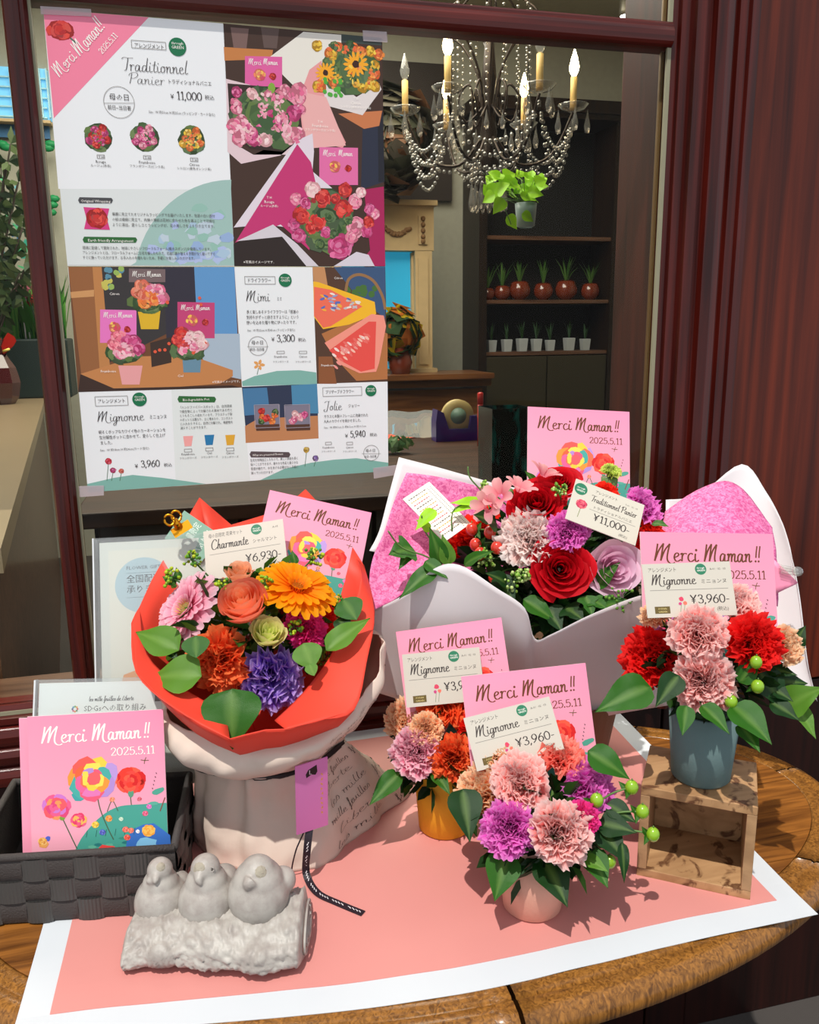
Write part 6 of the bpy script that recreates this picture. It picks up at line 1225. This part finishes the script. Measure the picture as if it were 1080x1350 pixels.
MB().tube([MC_ @ V(wd_*.45, .004, .003), MC_ @ V(wd_*.40, .014, .006)], .005, 8).build('neck', GOLDM, cp)
# pink gift tag and printed ribbon on the bag
def paint_gift(P, w, h):
    P.poly([(0, 0), (w, 0), (w, h), (0, h)], (206, 118, 178), 0); P.poly([(w*.32, h*.84), (w*.40, h*.90), (w*.66, h*.94), (w*.68, h*.84), (w*.62, h*.80), (w*.50, h*.82), (w*.34, h*.79)], (24, 10, 20), 2); P.line([(w*.44, h*.89), (w*.44, h*.83), (w*.50, h*.83)], h*.008, (220, 200, 210), 4)
    for k in range(9): P.line([(w*.80+w*.03*math.sin(k*2), h*(.80-.07*k)), (w*.82+w*.02*math.cos(k*3), h*(.76-.07*k))], h*.010, (226, 160, 60), 3); P.line([(w*.78, h*(.78-.07*k)), (w*.85, h*(.785-.07*k))], h*.007, (226, 160, 60), 3)
card('gift_tag', (389, 1011), (432, 998), (391, 1101), .875, 'mauve gift tag with a black emblem hanging on the cream bag', 'tag', paint_gift, dTR=.885, dBL=.905, col_=(206, 118, 178), skew=True)
rbp = cr([at(409, 1086, .912), at(405, 1120, .908), onz(404, 1152, TZ+.010), onz(418, 1176, TZ+.004), onz(445, 1190, TZ+.003), onz(479, 1204, TZ+.003)], 8)
G2 = []
for i, p in enumerate(rbp):
    t = (rbp[min(i+1, len(rbp)-1)]-rbp[max(0, i-1)]).normalized(); f_ = min(1, i/22); up_ = (-CF*(1-f_)+V(0, 0, 1)*f_).normalized(); s_ = t.cross(up_).normalized()*.0042; G2.append([p-s_, p+s_])
m = MB(); m.cur = lin((30, 18, 30)); m.grid(G2); rib = m.build('printed_ribbon', plain('ribbon_black', (30, 18, 30), .5), smooth=False); solid(rib, .0004, -1); tag(rib, 'black ribbon with tiny white script trailing from the bag onto the pink sheet', 'ribbon')
m = MB(); wl = lin((236, 232, 236))
for i in range(6, len(rbp)-1):
    if i % 5 == 4: continue
    a = [G2[i][0].lerp(G2[i][1], q)+( -CF*.3+V(0, 0, 1)).normalized()*.0006 for q in (.35, .6)]; b = [G2[i+1][0].lerp(G2[i+1][1], q)+(-CF*.3+V(0, 0, 1)).normalized()*.0006 for q in (.45, .62)]
    c_ = [a[0].lerp(b[0], .55), a[1].lerp(b[0], .4)]; m.add([a[0], a[0].lerp(a[1], .5), c_[0]], [(0, 1, 2)], [wl]*3); m.add([c_[0], c_[1], b[1]], [(0, 1, 2)], [wl]*3); m.add([a[1], c_[1], b[0]], [(0, 1, 2)], [wl]*3)
m.build('script_print', PRINT, rib, smooth=False)
tag(MB().tube(cr([at(404, 1090, .918), at(390, 1122, .912), onz(384, 1152, TZ+.006), onz(387, 1166, TZ+.003)], 6), .0009, 5).build('thin_cord', MATS['ribbon_black']), 'thin black cord end hanging left of the printed ribbon', 'cord')
# ------------------------------------------------------------------ woven basket with leaflets
BQ = [V(-.100, -.352, 0), V(.1035, -.385, 0), V(.1175, -.238, 0), V(-.087, -.200, 0)]; BZ0, BZ1 = TZ+.0015, TZ+.081
BC = sum(BQ, V(0, 0, 0))/4
kb = thing('woven_basket', (BC.x, BC.y, BZ0), 'dark grey rectangular strap-woven basket at the left end of the table', 'basket')
STRAP = plain('dark_strap', (62, 56, 54), .75, bump=.5, bscale=500)
def ribbed(name, axis):
    m, nt, b = nodes(name); tc = N(nt, 'ShaderNodeTexCoord'); wv = N(nt, 'ShaderNodeTexWave'); wv.bands_direction = axis; wv.inputs['Scale'].default_value = 85; wv.inputs['Distortion'].default_value = .6
    nt.links.new(tc.outputs['Object'], wv.inputs['Vector']); bp = N(nt, 'ShaderNodeBump'); bp.inputs['Strength'].default_value = .6; bp.inputs['Distance'].default_value = .001
    nt.links.new(wv.outputs['Fac'], bp.inputs['Height']); nt.links.new(bp.outputs[0], b.inputs['Normal']); b.inputs['Base Color'].default_value = (*lin((70, 68, 66)), 1); b.inputs['Roughness'].default_value = .6; return m
RIBX, RIBZ = ribbed('strap_ribs_across', 'Z'), ribbed('strap_ribs_upright', 'X')
def tilemesh(w, h, ax, mat):
    m = MB(); G = []
    for i in range(6):
        G.append([V((j/5-.5)*w*1.02, -.0022*(1-abs((i/5-.5)*2)**3 if ax else 1-abs((j/5-.5)*2)**3)-.0003, (i/5)*h*1.0) for j in range(6)])
    m.grid(G); b_ = len(m.v); m.add([V(-w/2, .001, 0), V(w/2, .001, 0), V(w/2, .001, h), V(-w/2, .001, h)], [(3, 2, 1, 0)]); me = m.mesh('strap_tile'); me.materials.append(mat); return me
tw, thh = .0255, (BZ1-BZ0-.006)/3
TM = [tilemesh(tw, thh, 0, RIBZ), tilemesh(tw, thh, 1, STRAP)]
for w_ in range(4):
    a, b = BQ[w_], BQ[(w_+1) % 4]; e = (b-a); L_ = e.length; e.normalize(); inn = V(-e.y, e.x, 0); nt_ = max(1, round(L_/tw)); Mw = Matrix((e, inn, V(0, 0, 1))).transposed().to_4x4(); Mw.translation = V(a.x, a.y, BZ0)
    MB().box((0, .0005, 0), (L_, .0025, BZ1-BZ0-.002), Mw).build('strap_wall', STRAP, kb, smooth=False)
    MB().tube([Mw @ V(0, .0008, BZ1-BZ0-.003), Mw @ V(L_, .0008, BZ1-BZ0-.003)], .0042, 8).build('rim_band', STRAP, kb)
    for r_ in range(3):
        for c_ in range(nt_):
            k = (r_+c_+w_) % 2; new('strap_tile', TM[k], kb, Mw @ Matrix.Translation((L_/nt_*(c_+.5), -(.0012 if k == 0 else 0), r_*thh+.001)) @ Matrix.Diagonal((L_/nt_/tw, 1, 1, 1)))
m = MB(); m.add([V(q.x, q.y, BZ0+z) for z in (0, .003) for q in [BC.lerp(V(p.x, p.y, 0), .985) for p in BQ]], [(3, 2, 1, 0), (4, 5, 6, 7), (0, 1, 5, 4), (1, 2, 6, 5), (2, 3, 7, 6), (3, 0, 4, 7)]); m.build('floor_panel', STRAP, kb, smooth=False)
card('leaflet', (36, 945), (215, 935), (22, 1131), .872, 'pink Merci Maman leaflet with white title at the front of the woven basket', 'leaflet', paint_merciw, dTR=.88, dBL=.868, h=.192)
card('leaflet', (25, 947), (204, 938), (11, 1133), .880, 'second pink leaflet whose left strip shows behind the front leaflet', 'leaflet', lambda P, w, h: P.poly([(0, 0), (w, 0), (w, h), (0, h)], (246, 156, 182), 0), dTR=.888, dBL=.876, h=.192)
def paint_sdg(P, w, h):
    P.poly([(0, 0), (w, 0), (w, h), (0, h)], (228, 232, 230), 0); P.strokes('les mille feuilles de Liberte', w*.40, h-w*.155, w*.04, (40, 40, 44), 3, width=w*.36, w=.12)
    cols = ((200, 60, 60), (230, 160, 50), (90, 160, 80), (60, 150, 190), (60, 70, 130), (200, 70, 120), (230, 120, 60), (80, 130, 90))
    for k in range(8): a = k*PI/4; P.blob(w*.29+w*.020*math.cos(a), h-w*.215+w*.020*math.sin(a), w*.0085, cols[k], 3, 7, 0)
    P.text('SDGsへの取り組み', w*.36, h-w*.235, w*.062, (70, 72, 76), 3, width=w*.50); P.line([(w*.25, h-w*.275), (w*.92, h-w*.275)], w*.003, (150, 150, 154), 3); P.text('花の未来をつくる取り組みのご紹介', w*.12, h-w*.32, w*.025, (70, 70, 74), 3, width=w*.44)
    P.poly([(w*.93, h-w*.10), (w*.99, h-w*.10), (w*.99, h-w*.17), (w*.93, h-w*.17)], (60, 52, 44), 3)
_, fr_ = card('info_sheet', (52, 901), (216, 897), (49, 1000), .935, 'white information sheet in a clear acrylic holder behind the pink leaflets', 'sheet', paint_sdg, dTR=.95, dBL=.925, h=.198)
def acrylic(fr, name, label, back=.004, ex=.003, top=.004):
    O, X, Y, w, h = fr; Nn = X.cross(Y).normalized(); M = Matrix((X, Y, Nn)).transposed().to_4x4(); M.translation = O; t = thing(name, O, label, 'holder')
    MB().box((-ex, 0, .0018), (w+ex, h+top, .0034), M).build('front_pane', ACRYL, t, smooth=False); MB().box((-ex, 0, -back), (w+ex, h+top, -.0022), M).build('back_pane', ACRYL, t, smooth=False)
    MB().box((-ex-.002, 0, -back), (-ex-.0002, h+top, .0034), M).build('side_edge', plain('acrylic_edge', (214, 218, 220), .2), t, smooth=False)
acrylic(fr_, 'acrylic_holder', 'clear acrylic holder around the white information sheet in the basket', .006)
def paint_sign(P, w, h):
    P.poly([(0, 0), (w, 0), (w, h), (0, h)], (214, 216, 208), 0); P.poly([(w*.06, 0), (w, 0), (w, h-w*.06), (w*.06, h-w*.06)], (222, 220, 208), 1); cx, cy = w*.30, h-w*.32; P.blob(cx, cy, w*.20, (176, 198, 206), 2, 36, 0)
    P.text('FLOWER GIFT', cx, cy+w*.115, w*.036, (80, 84, 88), 4, 0, .5, w*.24); P.line([(cx-w*.12, cy+w*.09), (cx+w*.12, cy+w*.09)], w*.002, (90, 96, 100), 4)
    P.text('全国配送', cx, cy+w*.025, w*.062, (60, 62, 66), 4, 0, .5, w*.24); P.text('承ります', cx, cy-w*.05, w*.062, (60, 62, 66), 4, 0, .5, w*.24); P.line([(cx-w*.12, cy-w*.085), (cx+w*.12, cy-w*.085)], w*.002, (90, 96, 100), 4)
    P.text('母の日', w*.21, h-w*.72, w*.24, (70, 40, 44), 4); P.blob(w*.20, h-w*1.0, w*.085, (226, 156, 100), 4, 7, .12, w*.07, .5); P.blob(w*.27, h-w*.93, w*.05, (70, 110, 196), 3, 8, .2)
_, fr_ = card('shop_sign', (131, 716), (318, 706), (134, 900), 1.045, 'white delivery sign with a pale blue circle behind the red bouquet', 'sign', paint_sign, dTR=1.075, dBL=1.02, h=.305)
acrylic(fr_, 'acrylic_sign_stand', 'clear acrylic stand holding the white delivery sign against the window', .02, .006, .006)
# orange box behind the bag
ob_ = thing('orange_box', V(.150, -.20, TZ+.0015), 'small orange box with gold letters between the basket and the bag', 'box')
o0 = onz(250, 1075, TZ+.0015)
Mo = Matrix.Translation(V(.125, -.262, TZ+.0015)) @ Matrix.Rotation(-.2, 4, 'Z'); MB().bbox((0, 0, 0), (.055, .06, .055), .0015, Mo).build('box_body', plain('orange_lacquer', (196, 92, 40), .4), ob_, smooth=False); MB().bbox((-.001, -.001, .056), (.056, .061, .075), .0015, Mo).build('lid', MATS['orange_lacquer'], ob_, smooth=False)
X_ = (Mo.to_3x3() @ V(1, 0, 0)); P = Print((Mo @ V(0, -.0005, 0), X_, V(0, 0, 1))); P.text('DIETS', .008, .030, .014, (226, 170, 70), 2, width=.042); P.build('gold_lettering', ob_)
# ------------------------------------------------------------------ stone birds on a log
def stone():
    m, nt, b = nodes('cast_stone'); tc = N(nt, 'ShaderNodeTexCoord'); n1 = N(nt, 'ShaderNodeTexNoise'); n1.inputs['Scale'].default_value = 55; n1.inputs['Detail'].default_value = 6; n2 = N(nt, 'ShaderNodeTexNoise'); n2.inputs['Scale'].default_value = 400
    rp = N(nt, 'ShaderNodeValToRGB'); rp.color_ramp.elements[0].color = (*lin((150, 142, 136)), 1); rp.color_ramp.elements[1].color = (*lin((172, 167, 160)), 1); rp.color_ramp.elements[0].position = .35; rp.color_ramp.elements[1].position = .6
    a = N(nt, 'ShaderNodeVertexColor', layer_name='Col'); mx = N(nt, 'ShaderNodeMix', data_type='RGBA', blend_type='MULTIPLY'); mx.inputs[0].default_value = 1
    nt.links.new(tc.outputs['Object'], n1.inputs['Vector']); nt.links.new(tc.outputs['Object'], n2.inputs['Vector']); nt.links.new(n1.outputs['Fac'], rp.inputs[0]); nt.links.new(rp.outputs[0], b.inputs['Base Color']); b.inputs['Roughness'].default_value = .5
    bp = N(nt, 'ShaderNodeBump'); bp.inputs['Strength'].default_value = .25; bp.inputs['Distance'].default_value = .001; nt.links.new(n2.outputs['Fac'], bp.inputs['Height']); nt.links.new(bp.outputs[0], b.inputs['Normal']); return m
STONE = stone(); BEAK = plain('weathered_face', (160, 152, 136), .8, bump=.8, bscale=260)
lA, lB = V(.052, -.425, TZ), V(.232, -.462, TZ); lx = (lB-lA); LL = lx.length; lx.normalize(); ly = V(-lx.y, lx.x, 0)
sb = thing('bird_sculpture', (lA+lB)/2, 'grey cast stone sculpture of three round birds perched on a log', 'sculpture')
m = MB(); G = []; nn_ = 110; mm_ = 96
for i in range(nn_+1):
    s_ = i/nn_; endf = min(1, (min(s_, 1-s_)/.045))**.5 if 0 < s_ < 1 else 0; row = []
    hw = (.037+.008*s_)*endf; hh = (.029+.004*math.sin(s_*3)+.008*s_)*endf; c0 = lA+lx*(LL*s_)+ly*.004*math.sin(s_*7)
    for j in range(mm_):
        a = 2*PI*j/mm_; ca, sa = math.cos(a), math.sin(a); y_ = hw*ca; z_ = hh*.5+hh*.5*sa if True else 0
        y_ *= (1.0+.12*(-sa if sa < 0 else 0)); z_ = max(.0, hh*(.5+.56*sa)); q = V(s_*LL*60, ca*3, sa*3)
        bark = .0050*abs(noise.noise(V(s_*16, ca*2.2, sa*2.2)))+.006*noise.noise(V(s_*5, ca*1.1, sa))+.0034*abs(noise.noise(V(s_*46, ca*6, sa*6)))+.0012*noise.noise(V(s_*90, ca*14, sa*14))
        # knot with a spiral, and a branch stub at the right front
        kx, ky = (s_-.24)*LL, z_-.014; kd = math.hypot(kx, ky)
        if ca < 0 and kd < .014: ka = math.atan2(ky, kx); bark = .006*(1-(kd/.014)**2)**.5*.8+.0009*math.sin(kd*2600-ka)+.001
        sx_, sy_ = (s_-.80)/.24, (z_-.018)/.012
        if ca < 0 and abs(sx_) < 1 and abs(sy_) < 1: bark += .007*(1-sy_*sy_)**.5*min(1, (s_-.56)*5)*(1 if s_ < .97 else .6)
        n3 = ly*ca+V(0, 0, max(sa, 0)); row.append(c0+ly*y_+V(0, 0, z_+.0012)+n3*bark*endf)
    G.append(row)
m.cur = (1, 1, 1); m.grid(G, closev=True); m.build('log', STONE, sb, recalc=True)
# end grain rings at the right end
for r_ in (.010, .018, .026): MB().tube([lB+lx*(-.003+.0045*(1-r_/.03))+V(0, 0, .019)+ly*(r_*1.3*math.cos(t*PI/12))+V(0, 0, r_*.62*math.sin(t*PI/12)) for t in range(25)], .0014, 5).build('growth_ring', STONE, sb)
def bird(bu, bv, br, hu, hv, hr, d, extra, beak, lb, patch, eye=None):
    c = at(bu, bv, d); k = d/F; m = MB(); m.ball(c, br*k*1.12, 40, (1, 1.05, .98)); h = at(hu, hv, d-.006); m.ball(h, hr*k*1.08, 28); m.ball(c.lerp(h, .5), min(br*k*.95, hr*k*1.55), 28)
    for (u, v, r, dd, sc) in extra: m.ball(at(u, v, d+dd), r*k, 24, sc)
    b0, b1, b2 = beak; m.tube([at(*b0), at(*b1), at(*b2)], [hr*k*.48, hr*k*.28, .0008], 12)
    o = m.build('bird', STONE, sb); o['label'] = lb; md = o.modifiers.new('merge', 'REMESH'); md.mode = 'VOXEL'; md.voxel_size = .0014; md.use_smooth_shade = True; sm = o.modifiers.new('soft', 'SMOOTH'); sm.iterations = 7; sm.factor = .6
    pu, pv, pr = patch; pc_ = at(pu, pv, d-.006); dr_ = (pc_-h).normalized() if (pc_-h).length > 1e-4 else -CF
    hc = h; q = onball(pu, pv, hc, hr*k*1.01); MB().ball(q+(hc-q).normalized()*pr*k*.78, pr*k, 16, (1, 1, 1)).build('weathered_patch', BEAK, o)
    if eye: e_ = onball(eye[0], eye[1], hc, hr*k*1.0); MB().ball(e_, .0016, 10).build('eye', plain('stone_eye', (90, 84, 78), .5), o); MB().tube([e_+CR*(.0027*math.cos(t*.6283))+CU*(.0024*math.sin(t*.6283))-CF*.0006 for t in range(11)], .0006, 5).build('eye_ring', STONE, o)
    return o
bird(213, 1187, 31, 211, 1147, 15.5, .842, ((236, 1166, 17, .02, (1, 1.2, 1)), (228, 1195, 22, .012, (1, 1, 1)), (203, 1160, 7, -.016, (1.5, 1, .7))), ((206, 1155, .826), (205, 1161, .820), (204, 1166, .817)), 'leftmost bird with its head tucked down', (212, 1143, 9))
bird(274, 1186, 34, 271, 1145, 18, .832, ((296, 1160, 20, .022, (1, 1.2, 1)), (292, 1184, 24, .014, (1, 1, 1))), ((264, 1154, .814), (262, 1162, .808), (265, 1168, .806)), 'middle bird, the tallest, looking left', (262, 1146, 12), (279, 1146))
bird(341, 1178, 36, 340, 1152, 23, .826, ((372, 1160, 17, .010, (1.1, 1.2, 1)), (360, 1176, 24, .012, (1, 1, 1))), ((331, 1163, .802), (325, 1170, .797), (325, 1175, .796)), 'rightmost bird looking down with its tail to the right', (344, 1150, 13), (335, 1160))
# ------------------------------------------------------------------ hanging pothos inside the shop
pp_ = ony(693, 300, 1.5); t = thing('hanging_pothos', pp_, 'bright green pothos in a pale pot hanging in front of the dark cabinet', 'plant')
MB().lathe([(.022, 0), (.030, .005), (.036, .075), (.034, .076), (.030, .06)], Matrix.Translation(pp_), 20, False).build('pot', plain('pale_pot', (160, 176, 180), .3), t)
for a in (-1, 1): MB().tube([pp_+V(.034*a, 0, .075), pp_+V(0, 0, .5), V(pp_.x, pp_.y, 3.2)], .0012, 4).build('hanger_wire', IRON, t)
for k in range(44):
    u, v = rnd.uniform(643, 716), rnd.uniform(232, 262); a_ = rnd.uniform(-.5, .5); dd_ = rnd.uniform(-.06, .06); B = ony(u, v, 1.5+dd_); T = B+V(rnd.uniform(-.04, .05), rnd.uniform(-.05, .02), rnd.uniform(-.02, .035)); o = leaf(t, B, T, V(rnd.uniform(-.4, .4), -.8, .5), 'wide', 2, 1.6); MB().tube([B, pp_+V(0, 0, .07)], .0010, 3).build('leaf_stem', STEM, o)
for a, b in (((668, 285), (684, 300)), ((688, 282), (705, 290)), ((664, 262), (652, 280))): leaf(t, ony(*a, 1.45), ony(*b, 1.44), V(0, -1, .3), 'wide', 2, 1.3)
MB().tube(cr([pp_+V(0, 0, .07), ony(664, 262, 1.46), ony(674, 296, 1.44)], 6), .0015, 4).build('trailing_stem', STEM, t)
